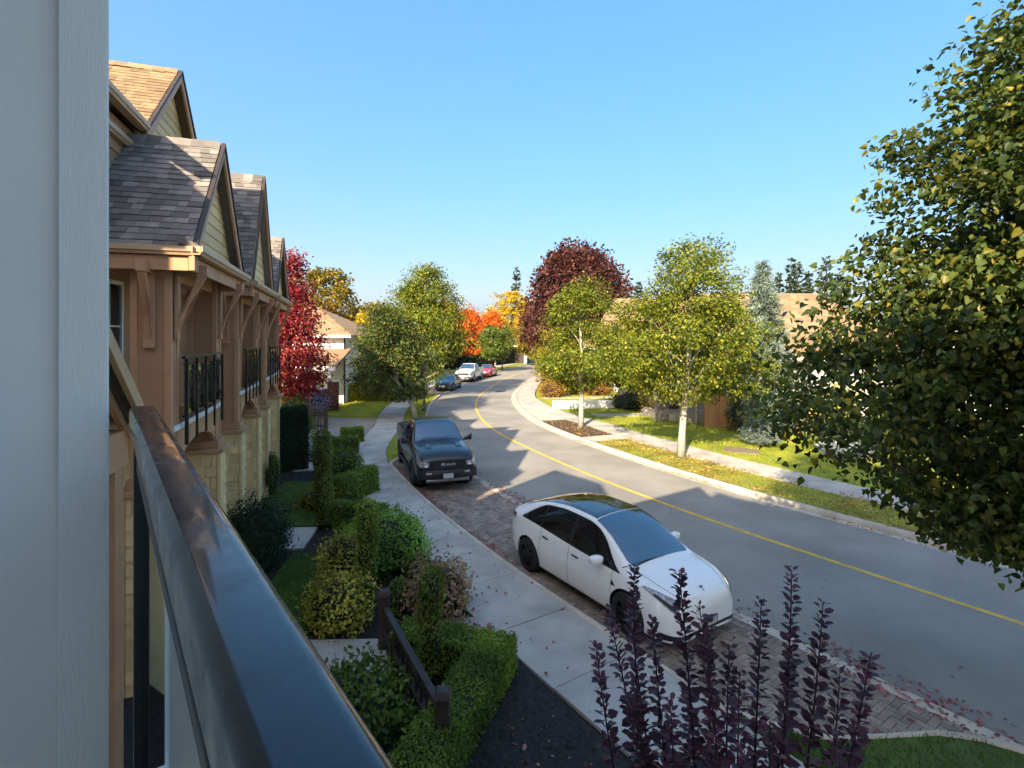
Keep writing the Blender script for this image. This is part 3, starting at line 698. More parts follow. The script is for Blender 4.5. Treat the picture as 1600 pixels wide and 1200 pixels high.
class Shell:
    """car body as a lofted surface. P maps a name to (xs, values); section control points, t = 0..6:
    floor edge, sill, widest, belt, roof edge, half top, centre top"""
    def __init__(s, P): s.P = P; s.cache = {}
    def g(s, k, x): return mono(x, *s.P[k])
    def ctrl(s, x):
        key = round(x, 4)
        if key in s.cache: return s.cache[key]
        zs, ws, zm, wm, zb, wb, zr, wt, zt = [s.g(k, x) for k in ('zs', 'ws', 'zm', 'wm', 'zb', 'wb', 'zr', 'wt', 'zt')]
        c = np.array([(ws - 0.12, zs), (ws, zs + 0.03), (wm, zm), (wb, zb), (wt, zr), (wt * 0.55, zr + (zt - zr) * 0.8), (0, zt)])
        s.cache[key] = c; return c
    def at(s, x, t, side=1):
        c = s.ctrl(x); t = min(max(t, 0), 6); i = min(int(t), 5); f = t - i
        a = c[max(i - 1, 0)]; b = c[i]; d = c[i + 1]; e = c[i + 2] if i + 2 <= 6 else np.array([-c[5][0], c[5][1]])
        tn = s.P.get('tension', 0.32)
        m0 = (d - a) * tn * (1.0 if i else 0.5); m1 = (e - b) * tn
        p = (2 * f ** 3 - 3 * f ** 2 + 1) * b + (f ** 3 - 2 * f ** 2 + f) * m0 + (-2 * f ** 3 + 3 * f ** 2) * d + (f ** 3 - f ** 2) * m1
        return Vector((x, p[0] * side, p[1]))
    def nrm(s, x, t, side=1):
        e = 0.01; a = s.at(x + e, t, side) - s.at(x - e, t, side); b = s.at(x, min(t + 0.02, 6), side) - s.at(x, max(t - 0.02, 0), side)
        n = a.cross(b) * (-side)
        if n.length < 1e-9: return Vector((0, 0, 1))
        n.normalize(); return n if (n.y * side > -0.2 or n.z > 0) else -n
    def x_range(s): return s.P['zt'][0][0], s.P['zt'][0][-1]
    def body(s, wheels, R, zc, nx=120, nt=8):
        x0, x1 = s.x_range(); k = np.linspace(0, 1, nx + 1); xs = x0 + (x1 - x0) * (0.5 - 0.5 * np.cos(math.pi * k)) * 0.5 + (x1 - x0) * k * 0.5
        ts = np.concatenate([np.linspace(0, 3, nt * 3 + 1), np.linspace(3, 6, nt * 2 + 1)[1:]])
        b = MB()
        for side in (1, -1):
            pts = [[s.at(x, t, side) for t in ts] for x in xs]
            inside = lambda p: any((p.x - wx) ** 2 + (p.z - zc) ** 2 < R * R for wx in wheels)
            low = [j for j, t in enumerate(ts) if t <= 3.0]
            kill = set()
            for i in range(nx):
                for j in range(len(ts) - 1):
                    if ts[j + 1] > 3.0: continue
                    c = (pts[i][j] + pts[i + 1][j] + pts[i + 1][j + 1] + pts[i][j + 1]) / 4
                    if inside(c): kill.add((i, j))
            for (i, j) in kill:
                for (a, d) in ((i, j), (i + 1, j), (i + 1, j + 1), (i, j + 1)):
                    nb = [(a - 1, d - 1), (a, d - 1), (a - 1, d), (a, d)]
                    if any(q not in kill and 0 <= q[0] < nx and 0 <= q[1] < len(ts) - 1 for q in nb):
                        p = pts[a][d]; wx = min(wheels, key=lambda w: abs(w - p.x)); v = Vector((p.x - wx, 0, p.z - zc)); L = v.length or 1
                        pts[a][d] = Vector((wx + v.x / L * R, p.y, zc + v.z / L * R))
            w = len(ts); vs = [p for r in pts for p in r]
            fs = [(i * w + j, (i + 1) * w + j, (i + 1) * w + j + 1, i * w + j + 1) for i in range(nx) for j in range(w - 1) if (i, j) not in kill]
            if side > 0: fs = [f[::-1] for f in fs]
            b.add(vs, fs, 0, True)
        for e in (0, -1):
            x = xs[e]; ring = [s.at(x, t, 1) for t in ts] + [s.at(x, t, -1) for t in ts[::-1][1:]]
            b.add(ring, [tuple(range(len(ring)))], 0, True)
        return b
    def patch(s, x0, x1, tlo, thi, sides=(1, -1), off=0.004, nx=24, nt=8, full=False, thick=True):
        """panel laid on the skin between two t-curves; full: from one side across the top to the other"""
        many = Many()
        lo = tlo if callable(tlo) else (lambda x: tlo); hi = thi if callable(thi) else (lambda x: thi)
        for side in ((1,) if full else sides):
            def f(a, c):
                x = x0 + (x1 - x0) * a
                if full:
                    l = lo(x); q = -1 + 2 * c; sd = 1 if q >= 0 else -1; t = 6 - (6 - l) * abs(q)
                    return s.at(x, t, sd) + s.nrm(x, t, sd) * off
                t = lo(x) + (hi(x) - lo(x)) * c
                return s.at(x, t, side) + s.nrm(x, t, side) * off
            b = MB(); b.grid(f, nx, nt * 2 if full else nt); many.append(b)
        return many

MT['car_black_glass'] = mat('car_glass', (0.012, 0.016, 0.022), 0.02, 0.05, 1, ior=2.1)
MT['car_windscreen'] = mat('car_windscreen', (0.015, 0.045, 0.085), 0.02, 0.05, 1, ior=2.7)  # blue base stands in for sky reflected in the glass
MT['side_glass'] = mat('car_side_glass', (0.01, 0.01, 0.011), 0.03, 0.1, 1, ior=1.5)
MT['tyre'] = mat('tyre', (0.014, 0.014, 0.015), 0.8, 0.15, 10, 0.2, 60)
MT['rim_dark'] = mat('dark_rim', (0.02, 0.02, 0.022), 0.35, 0.1, 5, metal=0.5)
MT['rim'] = mat('rim', (0.25, 0.25, 0.26), 0.3, 0.1, 5, metal=0.8)
MT['black_plastic'] = mat('black_plastic', (0.014, 0.014, 0.015), 0.45, 0.1, 10)
MT['lamp_glass'] = mat('lamp_lens', (0.3, 0.31, 0.33), 0.08, 0.5, 14, ior=1.6, coat=0.8)
MT['tail_lamp'] = mat('tail_lamp', (0.1, 0.012, 0.012), 0.1, 0.1, 5, coat=0.8)
MT['plate'] = mat('number_plate', (0.42, 0.44, 0.45), 0.5, 0.06, 20)
MT['emblem'] = mat('emblem_grey', (0.1, 0.1, 0.11), 0.25, 0.1, 8, metal=0.8)
MT['letter'] = mat('letter_silver', (0.6, 0.6, 0.62), 0.3, 0.05, 8, metal=0.5)
def paint(name, col, rough=0.25, coat=1.0): return mat(name, col, rough, 0.03, 0.7, coat=coat)
MT['paint_white'] = paint('white_car_paint', (0.9, 0.88, 0.84), 0.3)
MT['paint_black'] = paint('black_car_paint', (0.010, 0.010, 0.013), 0.3, 0.45)
MT['paint_navy'] = paint('dark_blue_car_paint', (0.02, 0.028, 0.045), 0.25)
MT['paint_silver'] = paint('silver_white_car_paint', (0.68, 0.68, 0.67), 0.3)
MT['paint_red'] = paint('red_car_paint', (0.42, 0.02, 0.03), 0.3)

def wheel(root, x, y, R, W, rim, spokes=5):
    sd = 1 if y > 0 else -1
    b = MB(); b.lathe([(R * 0.62, -W / 2), (R * 0.9, -W / 2), (R * 0.98, -W / 2 + 0.02), (R, -W / 2 + 0.05), (R, W / 2 - 0.05), (R * 0.98, W / 2 - 0.02), (R * 0.9, W / 2), (R * 0.62, W / 2)], 32, (x, y, R), axis='y')
    wh = b.build('wheel', MT['tyre'], root, keep=False)
    b = MB(); yo = y + sd * (W / 2 - 0.03)
    b.lathe([(R * 0.64, 0.03 * sd), (R * 0.66, 0.0), (R * 0.6, -0.02 * sd), (R * 0.58, -0.12 * sd), (0, -0.12 * sd)], 32, (x, yo, R), axis='y')
    for k in range(spokes):
        a = 2 * math.pi * k / spokes + 0.3; c = Vector((math.cos(a), 0, math.sin(a))); tn_ = Vector((-c.z, 0, c.x)); o = Vector((x, yo, R))
        q = [o + c * 0.03 - tn_ * 0.035, o + c * 0.03 + tn_ * 0.035, o + c * R * 0.63 + tn_ * 0.05, o + c * R * 0.63 - tn_ * 0.05]
        b.hexa([p + Vector((0, -0.04 * sd, 0)) for p in q] + [p + Vector((0, 0.004 * sd, 0)) for p in q])
    b.lathe([(0.06, -0.02 * sd), (0.06, 0.012 * sd), (0, 0.014 * sd)], 16, (x, yo, R), axis='y'); b.build('rim', rim, wh, keep=False)
    # dark wheel housing
    b = MB(); b.lathe([(0.001, -0.32 * sd), (R * 1.14, -0.32 * sd), (R * 1.14, 0.0 * sd)], 32, (x, y, R), axis='y'); b.build('wheel_housing', MT['black_plastic'], root, keep=False)
    return wh

def mirror(root, x, y, z, m, s=1.0, cover=None):
    sd = 1 if y > 0 else -1; b = MB()
    b.grid(lambda a, c: (x + 0.085 * s * math.copysign(abs(math.cos(2 * math.pi * a)) ** 0.6, math.cos(2 * math.pi * a)) * math.sin(math.pi * c) ** 0.5 - 0.05 * c, y + sd * (0.13 * s - 0.12 * s * math.cos(math.pi * c)), z + 0.075 * s * math.copysign(abs(math.sin(2 * math.pi * a)) ** 0.6, math.sin(2 * math.pi * a)) * math.sin(math.pi * c) ** 0.4), 16, 10)
    mo = b.build('mirror', m, root, keep=False)
    b = MB(); b.hexa([(x - 0.03, y - sd * 0.06, z - 0.08), (x + 0.03, y - sd * 0.06, z - 0.08), (x + 0.02, y + sd * 0.1, z - 0.05), (x - 0.02, y + sd * 0.1, z - 0.05), (x - 0.03, y - sd * 0.06, z - 0.05), (x + 0.03, y - sd * 0.06, z - 0.05), (x + 0.02, y + sd * 0.1, z - 0.02), (x - 0.02, y + sd * 0.1, z - 0.02)]); b.build('mirror_arm', MT['black_plastic'], mo, keep=False)

def shade_auto(o):  # crisp the hard edges of a smooth shell
    pass

# ---- white hatchback crossover by the camera
XS = [-2.37, -2.30, -2.15, -1.9, -1.5, -1.0, -0.4, 0.2, 0.7, 1.1, 1.45, 1.75, 2.0, 2.18, 2.30, 2.36, 2.385]
PY = {
 'zt': (XS, [1.06, 1.13, 1.205, 1.30, 1.445, 1.565, 1.625, 1.62, 1.49, 1.28, 1.075, 1.01, 0.95, 0.89, 0.815, 0.73, 0.62]),
 'zr': (XS, [1.03, 1.09, 1.15, 1.235, 1.37, 1.485, 1.545, 1.535, 1.40, 1.19, 1.015, 0.96, 0.905, 0.845, 0.765, 0.68, 0.58]),
 'wt': (XS, [0.60, 0.62, 0.64, 0.645, 0.63, 0.61, 0.605, 0.61, 0.645, 0.705, 0.755, 0.735, 0.69, 0.62, 0.53, 0.42, 0.30]),
 'zb': (XS, [0.95, 0.99, 1.02, 1.04, 1.045, 1.02, 0.985, 0.955, 0.935, 0.925, 0.925, 0.895, 0.84, 0.775, 0.69, 0.61, 0.53]),
 'wb': (XS, [0.66, 0.72, 0.79, 0.84, 0.865, 0.875, 0.88, 0.885, 0.885, 0.885, 0.885, 0.865, 0.82, 0.755, 0.65, 0.53, 0.38]),
 'zm': (XS, [0.66, 0.66, 0.66, 0.66, 0.66, 0.64, 0.62, 0.62, 0.62, 0.63, 0.64, 0.62, 0.58, 0.54, 0.48, 0.44, 0.42]),
 'wm': (XS, [0.70, 0.77, 0.85, 0.92, 0.955, 0.95, 0.945, 0.945, 0.945, 0.95, 0.955, 0.945, 0.91, 0.845, 0.73, 0.60, 0.44]),
 'zs': (XS, [0.42, 0.36, 0.30, 0.25, 0.22, 0.21, 0.21, 0.21, 0.21, 0.21, 0.21, 0.20, 0.19, 0.18, 0.18, 0.20, 0.24]),
 'ws': (XS, [0.66, 0.74, 0.83, 0.90, 0.92, 0.905, 0.90, 0.90, 0.90, 0.905, 0.92, 0.92, 0.89, 0.83, 0.72, 0.59, 0.43]),
}
def make_crossover():
    S = Shell(PY); root = thing('white_car', 'white electric hatchback with black glass roof parked on the brick bay', 'car')
    S.body((-1.445, 1.445), 0.40, 0.352).build('body', MT['paint_white'], root, keep=False)
    wl_ = lambda x: 4.0 + 0.06
    o = S.patch(0.36, 1.40, lambda x: 4.12 + 0.25 * max(0, (x - 1.2) / 0.2) ** 2, 6, full=True, off=0.005, nx=26, nt=12).build('windscreen', MT['car_windscreen'], root, keep=False)
    S.patch(-1.28, 0.335, 4.2, 6, full=True, off=0.005, nx=30, nt=12).build('glass_roof', MT['car_black_glass'], root, keep=False)
    S.patch(-2.02, -1.30, 4.3, 6, full=True, off=0.005, nx=20, nt=12).build('rear_window', MT['car_black_glass'], root, keep=False)
    # side glass: daylight opening between belt and roof rail
    def top(x): return 3.90 if -1.1 < x < 0.5 else (3.90 - 0.72 * max(0, (x - 0.5) / 0.72) ** 1.6 if x >= 0.5 else 3.90 - 0.62 * max(0, (-1.1 - x) / 0.62) ** 1.5)
    bot = lambda x: 3.06
    S.patch(-1.76, 1.25, bot, lambda x: max(top(x), bot(x) + 0.02), off=0.003, nx=60, nt=8).build('window_trim', MT['black_plastic'], root, keep=False)
    for (a, c) in ((-1.62, -1.08), (-1.03, -0.16), (-0.06, 1.12)):
        S.patch(a, c, lambda x: bot(x) + 0.07, lambda x: max(top(x) - 0.06, bot(x) + 0.09), off=0.006, nx=24, nt=8).build('side_window', MT['side_glass'], root, keep=False)
    for x in (-1.02, -0.11, 1.08):
        S.patch(x - 0.004, x + 0.004, 0.9, 3.03, off=0.0015, nx=1, nt=22).build('door_gap', MT['black_plastic'], root, keep=False)
    for x in (-0.95, 0.0):
        S.patch(x, x + 0.2, 2.62, 2.70, off=0.006, nx=6, nt=2).build('door_handle', MT['black_plastic'], root, keep=False)
    S.patch(-1.0, 1.0, 0.2, 0.98, off=0.003, nx=20, nt=5).build('sill', MT['black_plastic'], root, keep=False)
    S.patch(1.09, 1.20, 2.30, lambda x: 2.30 + 0.26 * (1.20 - x) / 0.11, off=0.006, nx=6, nt=3).build('side_camera', MT['black_plastic'], root, keep=False)
    S.patch(1.74, 2.305, lambda x: 2.62 + 0.42 * ((2.305 - x) / 0.565), lambda x: 3.88 - 0.55 * ((2.305 - x) / 0.565) ** 1.4, off=0.004, nx=18, nt=8).build('headlight', MT['lamp_glass'], root, keep=False)
    S.patch(1.95, 2.28, lambda x: 2.72 + 0.25 * ((2.28 - x) / 0.33), lambda x: 3.15 + 0.05 * ((2.28 - x) / 0.33), off=0.007, nx=10, nt=3).build('headlight_reflector', MT['black_plastic'], root, keep=False)
    S.patch(-2.34, -2.05, lambda x: 2.75, lambda x: 3.15, off=0.004, nx=10, nt=4).build('tail_light', MT['tail_lamp'], root, keep=False)
    # hood shut line, lower intake, plate, emblem
    for sd in (1, -1):
        S.patch(1.46, 2.26, lambda x: 4.22, lambda x: 4.25, sides=(sd,), off=0.0015, nx=24, nt=1).build('hood_gap', MT['black_plastic'], root, keep=False)
    S.patch(2.12, 2.384, lambda x: 1.16, lambda x: 1.44, off=0.003, nx=14, nt=3).build('lower_intake', MT['black_plastic'], root, keep=False)
    b = MB(); p_, q_ = S.at(2.384, 1.16), S.at(2.384, 1.44); b.hexa([(2.38, -p_.y, p_.z), (2.38, p_.y, p_.z), (2.388, p_.y, p_.z), (2.388, -p_.y, p_.z), (2.38, -q_.y, q_.z), (2.38, q_.y, q_.z), (2.388, q_.y, q_.z), (2.388, -q_.y, q_.z)]); b.build('front_intake', MT['black_plastic'], root, keep=False)
    b = MB(); b.box(2.389, 2.41, -0.17, 0.17, 0.33, 0.475); pl = b.build('plate_holder', MT['black_plastic'], root, keep=False)
    b = MB(); b.box(2.4105, 2.415, -0.15, 0.15, 0.345, 0.46); b.build('number_plate', MT['plate'], pl, keep=False)
    def on(y, dx): x = 2.235 + dx; p = S.at(x, 6 - 0.6 * abs(y), 1); return Vector((x, y, p.z + 0.006))
    b = MB()
    for q in ([(-0.042, -0.030), (0.042, -0.030), (0.040, -0.016), (-0.040, -0.016)], [(-0.010, -0.017), (0.010, -0.017), (0.004, 0.05), (-0.004, 0.05)], [(-0.045, -0.04), (0.045, -0.04), (0.043, -0.034), (-0.043, -0.034)]):
        b.add([on(y, dx) for y, dx in q], [(0, 1, 2, 3)])
    b.build('hood_emblem', MT['emblem'], root, keep=False)
    for x in (-1.445, 1.445):
        for y in (-0.83, 0.83): wheel(root, x, y, 0.352, 0.25, MT['rim_dark'], 7)
    for y in (0.90, -0.90): mirror(root, 0.84, y, 1.06, MT['paint_white'])
    b = MB(); b.box(-2.1, 2.1, -0.7, 0.7, 0.2, 0.5); b.build('floor_pan', MT['black_plastic'], root, keep=False)
    # wipers
    for y in (0.0, -0.45):
        b = MB(); b.tube([tuple(S.at(1.405, 6 - 0.9, 1 if y > 0 else -1) + Vector((0, 0.4 + y, 0.012)))] * 1 + [(1.40, y + 0.02, S.at(1.40, 5.4).z + 0.012), (1.38, y - 0.5, S.at(1.38, 4.9).z + 0.02)][0:2], 0.008, 6); b.build('wiper', MT['black_plastic'], root, keep=False)
    return root
car = make_crossover(); car.location = (1.90, 10.58, 0.008); car.rotation_euler = (0, 0, math.atan2(-0.84, 0.543))

# ---- pickups
XT = [-2.95, -2.90, -2.80, -0.92, -0.84, -0.76, -0.5, 0.0, 0.4, 0.7, 1.0, 1.30, 1.36, 1.6, 2.2, 2.62, 2.80, 2.90, 2.93]
PT = {
 'tension': 0.22,
 'zt': (XT, [1.38, 1.40, 1.41, 1.41, 1.60, 1.86, 1.94, 1.96, 1.95, 1.88, 1.66, 1.41, 1.385, 1.375, 1.34, 1.27, 1.20, 1.12, 1.05]),
 'zr': (XT, [1.36, 1.38, 1.39, 1.39, 1.56, 1.80, 1.87, 1.89, 1.88, 1.81, 1.58, 1.34, 1.32, 1.30, 1.265, 1.20, 1.13, 1.06, 1.0]),
 'wt': (XT, [0.90, 0.91, 0.92, 0.92, 0.80, 0.74, 0.71, 0.70, 0.70, 0.72, 0.77, 0.83, 0.84, 0.84, 0.82, 0.78, 0.74, 0.70, 0.66]),
 'zb': (XT, [1.32, 1.33, 1.34, 1.34, 1.32, 1.30, 1.29, 1.28, 1.27, 1.27, 1.26, 1.25, 1.24, 1.22, 1.18, 1.11, 1.05, 1.0, 0.96]),
 'wb': (XT, [0.94, 0.95, 0.96, 0.96, 0.95, 0.94, 0.935, 0.935, 0.935, 0.935, 0.935, 0.935, 0.935, 0.93, 0.92, 0.89, 0.85, 0.81, 0.76]),
 'zm': (XT, [0.9] * 15 + [0.86, 0.82, 0.80, 0.78]),
 'wm': (XT, [0.95, 0.97, 0.985] + [0.99] * 12 + [0.96, 0.92, 0.88, 0.82]),
 'zs': (XT, [0.62, 0.6, 0.56] + [0.48] * 12 + [0.5, 0.52, 0.54, 0.56]),
 'ws': (XT, [0.93, 0.95, 0.96] + [0.96] * 12 + [0.94, 0.9, 0.86, 0.8]),
}
def letters(b, word, x, y0, z0, h, w, gap, th):
    """block letters R, A, M read from the front, made of bars in the plane x"""
    G = {'R': [((0, 0), (0, 1)), ((0, 1), (.8, 1)), ((.9, .95), (.9, .58)), ((0, .5), (.8, .5)), ((.4, .5), (1, 0))],
         'A': [((0, 0), (.4, 1)), ((.6, 1), (1, 0)), ((.2, .36), (.8, .36))], 'M': [((0, 0), (0, 1)), ((0, 1), (.5, .3)), ((.5, .3), (1, 1)), ((1, 1), (1, 0))]}
    for i, ch in enumerate(word):
        for (p, q) in G[ch]:
            f = lambda r: (x, y0 + i * (w + gap) + r[0] * w, z0 + r[1] * h)
            b.bar(f(p), f(q), th, th, up=(1, 0, 0))
def make_pickup(name, label, pm, grille_word, chrome, detail=True, group=None):
    S = Shell(PT); root = thing(name, label, 'pickup truck', group=group)
    S.body((-1.75, 1.85), 0.475, 0.42, nx=110).build('body', pm, root, keep=False)
    S.patch(0.66, 1.29, 4.1, 6, full=True, off=0.006, nx=16, nt=8).build('windscreen', MT['car_windscreen'], root, keep=False)
    S.patch(-0.90, -0.78, 4.2, 6, full=True, off=0.006, nx=6, nt=8).build('rear_window', MT['car_black_glass'], root, keep=False)
    def top(x): return 3.9 - 0.62 * max(0, (x - 0.55) / 0.6) ** 1.3
    for (a, c) in ((-0.62, 0.02), (0.10, 1.08)):
        S.patch(a, c, 3.1, lambda x: max(top(x), 3.14), off=0.006, nx=16, nt=6).build('side_window', MT['side_glass'], root, keep=False)
    for x in (-0.72, 0.06, 1.2): S.patch(x - 0.005, x + 0.005, 1.0, 3.05, off=0.002, nx=1, nt=14).build('door_gap', MT['black_plastic'], root, keep=False)
    for x in (-0.6, 0.22): S.patch(x, x + 0.2, 2.66, 2.76, off=0.015, nx=4, nt=2).build('door_handle', pm, root, keep=False)
    b = MB(); b.box(-2.78, -0.98, -0.80, 0.80, 1.405, 1.43); b.build('bed_dark_patch', MT['black_plastic'], root, keep=False)  # black sheet standing in for the dark inside of the open bed
    gm_ = chrome or MT['black_plastic']
    # front: grille, bumper, lamps
    b = MB(); b.box(2.86, 2.965, -0.57, 0.57, 0.74, 1.05); gr = b.build('grille', MT['black_plastic'], root, keep=False, bevel=0.04)
    b = MB(); b.box(2.955, 2.985, -0.46, 0.46, 1.0, 1.04); b.box(2.955, 2.985, -0.46, 0.46, 0.76, 0.795); b.box(2.955, 2.985, -0.50, -0.461, 0.79, 1.02); b.box(2.955, 2.985, 0.461, 0.50, 0.79, 1.02); b.build('grille_surround', gm_, gr, keep=False, bevel=0.01)
    if grille_word:
        b = MB(); letters(b, grille_word, 2.985, -0.21, 0.865, 0.07, 0.11, 0.045, 0.022); b.build('grille_lettering', MT['letter'], gr, keep=False)
    else:
        b = MB(); b.box(2.97, 2.99, -0.45, 0.45, 0.88, 0.92); b.lathe([(0.0, 0.0), (0.1, 0.0)], 16, (2.995, 0, 0.9), axis='y'); b.build('grille_bar', gm_, gr, keep=False)
    for sd in (1, -1):
        hl = S.patch(2.40, 2.925, lambda x: 2.25 + 0.25 * (2.925 - x), lambda x: 3.05 - 0.3 * max(0, 2.6 - x), sides=(sd,), off=0.008, nx=14, nt=6).build('headlight', MT['lamp_glass'], root, keep=False)[0]
        b = MB(); b.box(2.925, 2.955, sd * 0.70 - 0.1, sd * 0.70 + 0.1, 0.83, 0.98); b.build('headlight_lens', MT['lamp_glass'], hl, keep=False, bevel=0.02)
        b = MB(); b.lathe([(0.0, 0.0), (0.06, 0.002), (0.065, 0.02)], 14, (0, 0, 0), axis='y'); o = b.build('projector_lamp', MT['letter'], hl, keep=False); o.location = (2.958, sd * 0.70, 0.91); o.rotation_euler = (0, 0, -math.pi / 2)
        b = MB(); b.box(2.88, 3.0, sd * 0.62 - 0.09, sd * 0.62 + 0.09, 0.60, 0.67); b.build('fog_light', MT['lamp_glass'], root, keep=False, bevel=0.02)
        b = MB(); b.hexa([(2.0, sd * 0.40, 1.33), (2.35, sd * 0.40, 1.30), (2.35, sd * 0.62, 1.27), (2.0, sd * 0.62, 1.30), (1.95, sd * 0.42, 1.40), (2.30, sd * 0.42, 1.34), (2.30, sd * 0.60, 1.32), (1.95, sd * 0.60, 1.385)]); sc = b.build('hood_scoop', pm, root, keep=False, bevel=0.02)
        b = MB(); b.box(1.935, 1.952, sd * 0.51 - 0.085, sd * 0.51 + 0.085, 1.33, 1.38); b.build('scoop_opening', MT['black_plastic'], sc, keep=False)
        b = MB(); b.box(-1.1, 1.2, sd * 0.98 - 0.06, sd * 0.98 + 0.06, 0.36, 0.41); b.build('side_step', MT['black_plastic'], root, keep=False, bevel=0.015)
        b = MB(); b.hexa([(0.98, sd * 0.93, 1.26), (1.08, sd * 0.93, 1.26), (1.10, sd * 1.24, 1.27), (1.0, sd * 1.24, 1.27), (0.98, sd * 0.98, 1.34), (1.08, sd * 0.98, 1.34), (1.10, sd * 1.26, 1.50), (1.0, sd * 1.26, 1.50)]); b.build('mirror', MT['black_plastic'], root, keep=False, bevel=0.03)
        for x in (-1.75, 1.85):
            b = MB(); n = 20
            for k in range(n):
                a0, a1 = math.pi * (0.02 + 0.96 * k / n), math.pi * (0.02 + 0.96 * (k + 1) / n)
                q = lambda a, r, y: (x + r * math.cos(a), sd * y, 0.42 + r * math.sin(a))
                b.hexa([q(a0, 0.46, 0.95), q(a1, 0.46, 0.95), q(a1, 0.46, 1.015), q(a0, 0.46, 1.015), q(a0, 0.53, 0.95), q(a1, 0.53, 0.95), q(a1, 0.53, 1.0), q(a0, 0.53, 1.0)])
            b.build('fender_flare', MT['black_plastic'] if grille_word else pm, root, keep=False)
    b = MB(); b.grid(lambda a, c: (3.02 - 0.16 * abs(2 * a - 1) ** 3 - 0.03 * (2 * c - 1) ** 2, (2 * a - 1) * 0.97, 0.44 + 0.29 * c), 24, 6)
    b.grid(lambda a, c: (3.02 - 0.16 * abs(2 * a - 1) ** 3 - 0.03 - 0.25 * c, (2 * a - 1) * 0.97, 0.73 + 0.01 * c), 24, 2)
    bp = b.build('bumper', chrome or MT['black_plastic'], root, keep=False)
    b = MB(); b.box(3.0, 3.03, -0.16, 0.16, 0.47, 0.62); b.build('number_plate', MT['plate'], bp, keep=False)
    b = MB(); b.box(2.7, 2.97, -0.7, 0.7, 0.34, 0.45); b.build('skid_plate', MT['rim'], root, keep=False, bevel=0.03)
    b = MB(); b.box(-2.9, -2.7, -0.9, 0.9, 0.5, 0.68); b.build('rear_bumper', chrome or MT['black_plastic'], root, keep=False, bevel=0.03)
    b = MB(); b.box(-2.6, 2.7, -0.7, 0.7, 0.4, 0.75); b.build('chassis', MT['black_plastic'], root, keep=False)
    for y in (-0.05, -0.62):
        b = MB(); b.tube([(1.27, y, 1.435), (1.24, y + 0.5, 1.475)], 0.006, 6); b.build('wiper', MT['black_plastic'], root, keep=False)
    for x in (-1.75, 1.85):
        for y in (-0.86, 0.86): wheel(root, x, y, 0.42, 0.29, MT['rim_dark'] if grille_word else MT['rim'], 6)
    if detail:
        b = MB(); b.tube([(1.5, -0.86, 1.28), (1.46, -0.865, 1.7), (1.42, -0.87, 2.1)], [0.006, 0.005, 0.003], 6); b.build('antenna', MT['black_plastic'], root, keep=False)
    return root
tr = make_pickup('black_pickup', 'black pickup truck with silver lettering on its grille parked by the pavement', MT['paint_black'], 'RAM', None)
tr.location = (-2.98, 19.75, 0.01); tr.rotation_euler = (0, 0, math.atan2(-0.948, 0.318))
tr2 = make_pickup('white_pickup', 'white pickup truck parked down the street between a dark and a red car', MT['paint_silver'], None, MT['rim'], False)
tr2.location = (-4.75, 59.6, 0.01); tr2.rotation_euler = (0, 0, math.atan2(-0.985, -0.17))

# ---- saloon and small hatchback far down the street
def scaled(P, fx, fz, fw, zt=None):
    Q = {}
    for k, v in P.items():
        if k == 'tension': Q[k] = v; continue
        f = fw if k[0] == 'w' else fz
        Q[k] = ([x * fx for x in v[0]], [y * f for y in v[1]])
    if zt:
        Q['zt'] = (Q['zt'][0], zt); Q['zr'] = (Q['zr'][0], [a - 0.05 for a in zt])
    return Q
def make_saloon(name, label, pm, P, L):
    S = Shell(P); root = thing(name, label, 'car'); wx = 1.38 * L / 4.75
    S.body((-wx, wx), 0.35, 0.32, nx=80).build('body', pm, root, keep=False)
    k = L / 4.75
    S.patch(0.40 * k, 1.36 * k, 4.12, 6, full=True, off=0.006, nx=14, nt=8).build('windscreen', MT['car_windscreen'], root, keep=False)
    S.patch(-1.9 * k, -1.1 * k, 4.2, 6, full=True, off=0.006, nx=10, nt=8).build('rear_window', MT['car_black_glass'], root, keep=False)
    def top(x): return 3.88 - 0.62 * max(0, (x / k - 0.5) / 0.6) ** 1.3 - 0.6 * max(0, (-1.0 - x / k) / 0.5) ** 1.3
    for (a, c) in ((-1.4, -0.16), (-0.08, 1.05)):
        S.patch(a * k, c * k, 3.1, lambda x: max(top(x), 3.13), off=0.006, nx=14, nt=6).build('side_window', MT['side_glass'], root, keep=False)
    S.patch(1.82 * k, 2.27 * k, 2.72, 3.35, off=0.006, nx=10, nt=5).build('headlight', MT['lamp_glass'], root, keep=False)
    b = MB(); b.grid(lambda a, c: ((2.40 - 0.28 * abs(2 * a - 1) ** 2.6) * k, (2 * a - 1) * 0.55, 0.28 + 0.22 * c), 16, 3); b.build('grille', MT['black_plastic'], root, keep=False)
    b = MB(); b.box(2.405 * k, 2.42 * k, -0.16, 0.16, 0.38, 0.5); b.build('number_plate', MT['white'], root, keep=False)
    for x in (-wx, wx):
        for y in (-0.78, 0.78): wheel(root, x, y, 0.32, 0.22, MT['rim'], 5)
    for y in (0.86, -0.86): mirror(root, 0.8 * k, y, 0.98, pm)
    b = MB(); b.box(-2.0 * k, 2.0 * k, -0.65, 0.65, 0.2, 0.5); b.build('floor_pan', MT['black_plastic'], root, keep=False)
    return root
sal = make_saloon('dark_saloon', 'dark blue saloon parked nearest in the far row, in front of the white pickup', MT['paint_navy'],
    scaled(PY, 1.0, 0.9, 0.96, [0.92, 0.97, 1.02, 1.06, 1.2, 1.38, 1.44, 1.43, 1.32, 1.14, 0.97, 0.91, 0.84, 0.77, 0.69, 0.6, 0.5]), 4.75)
sal.location = (-6.0, 50.2, 0.01); sal.rotation_euler = (0, 0, math.atan2(-0.99, -0.10))
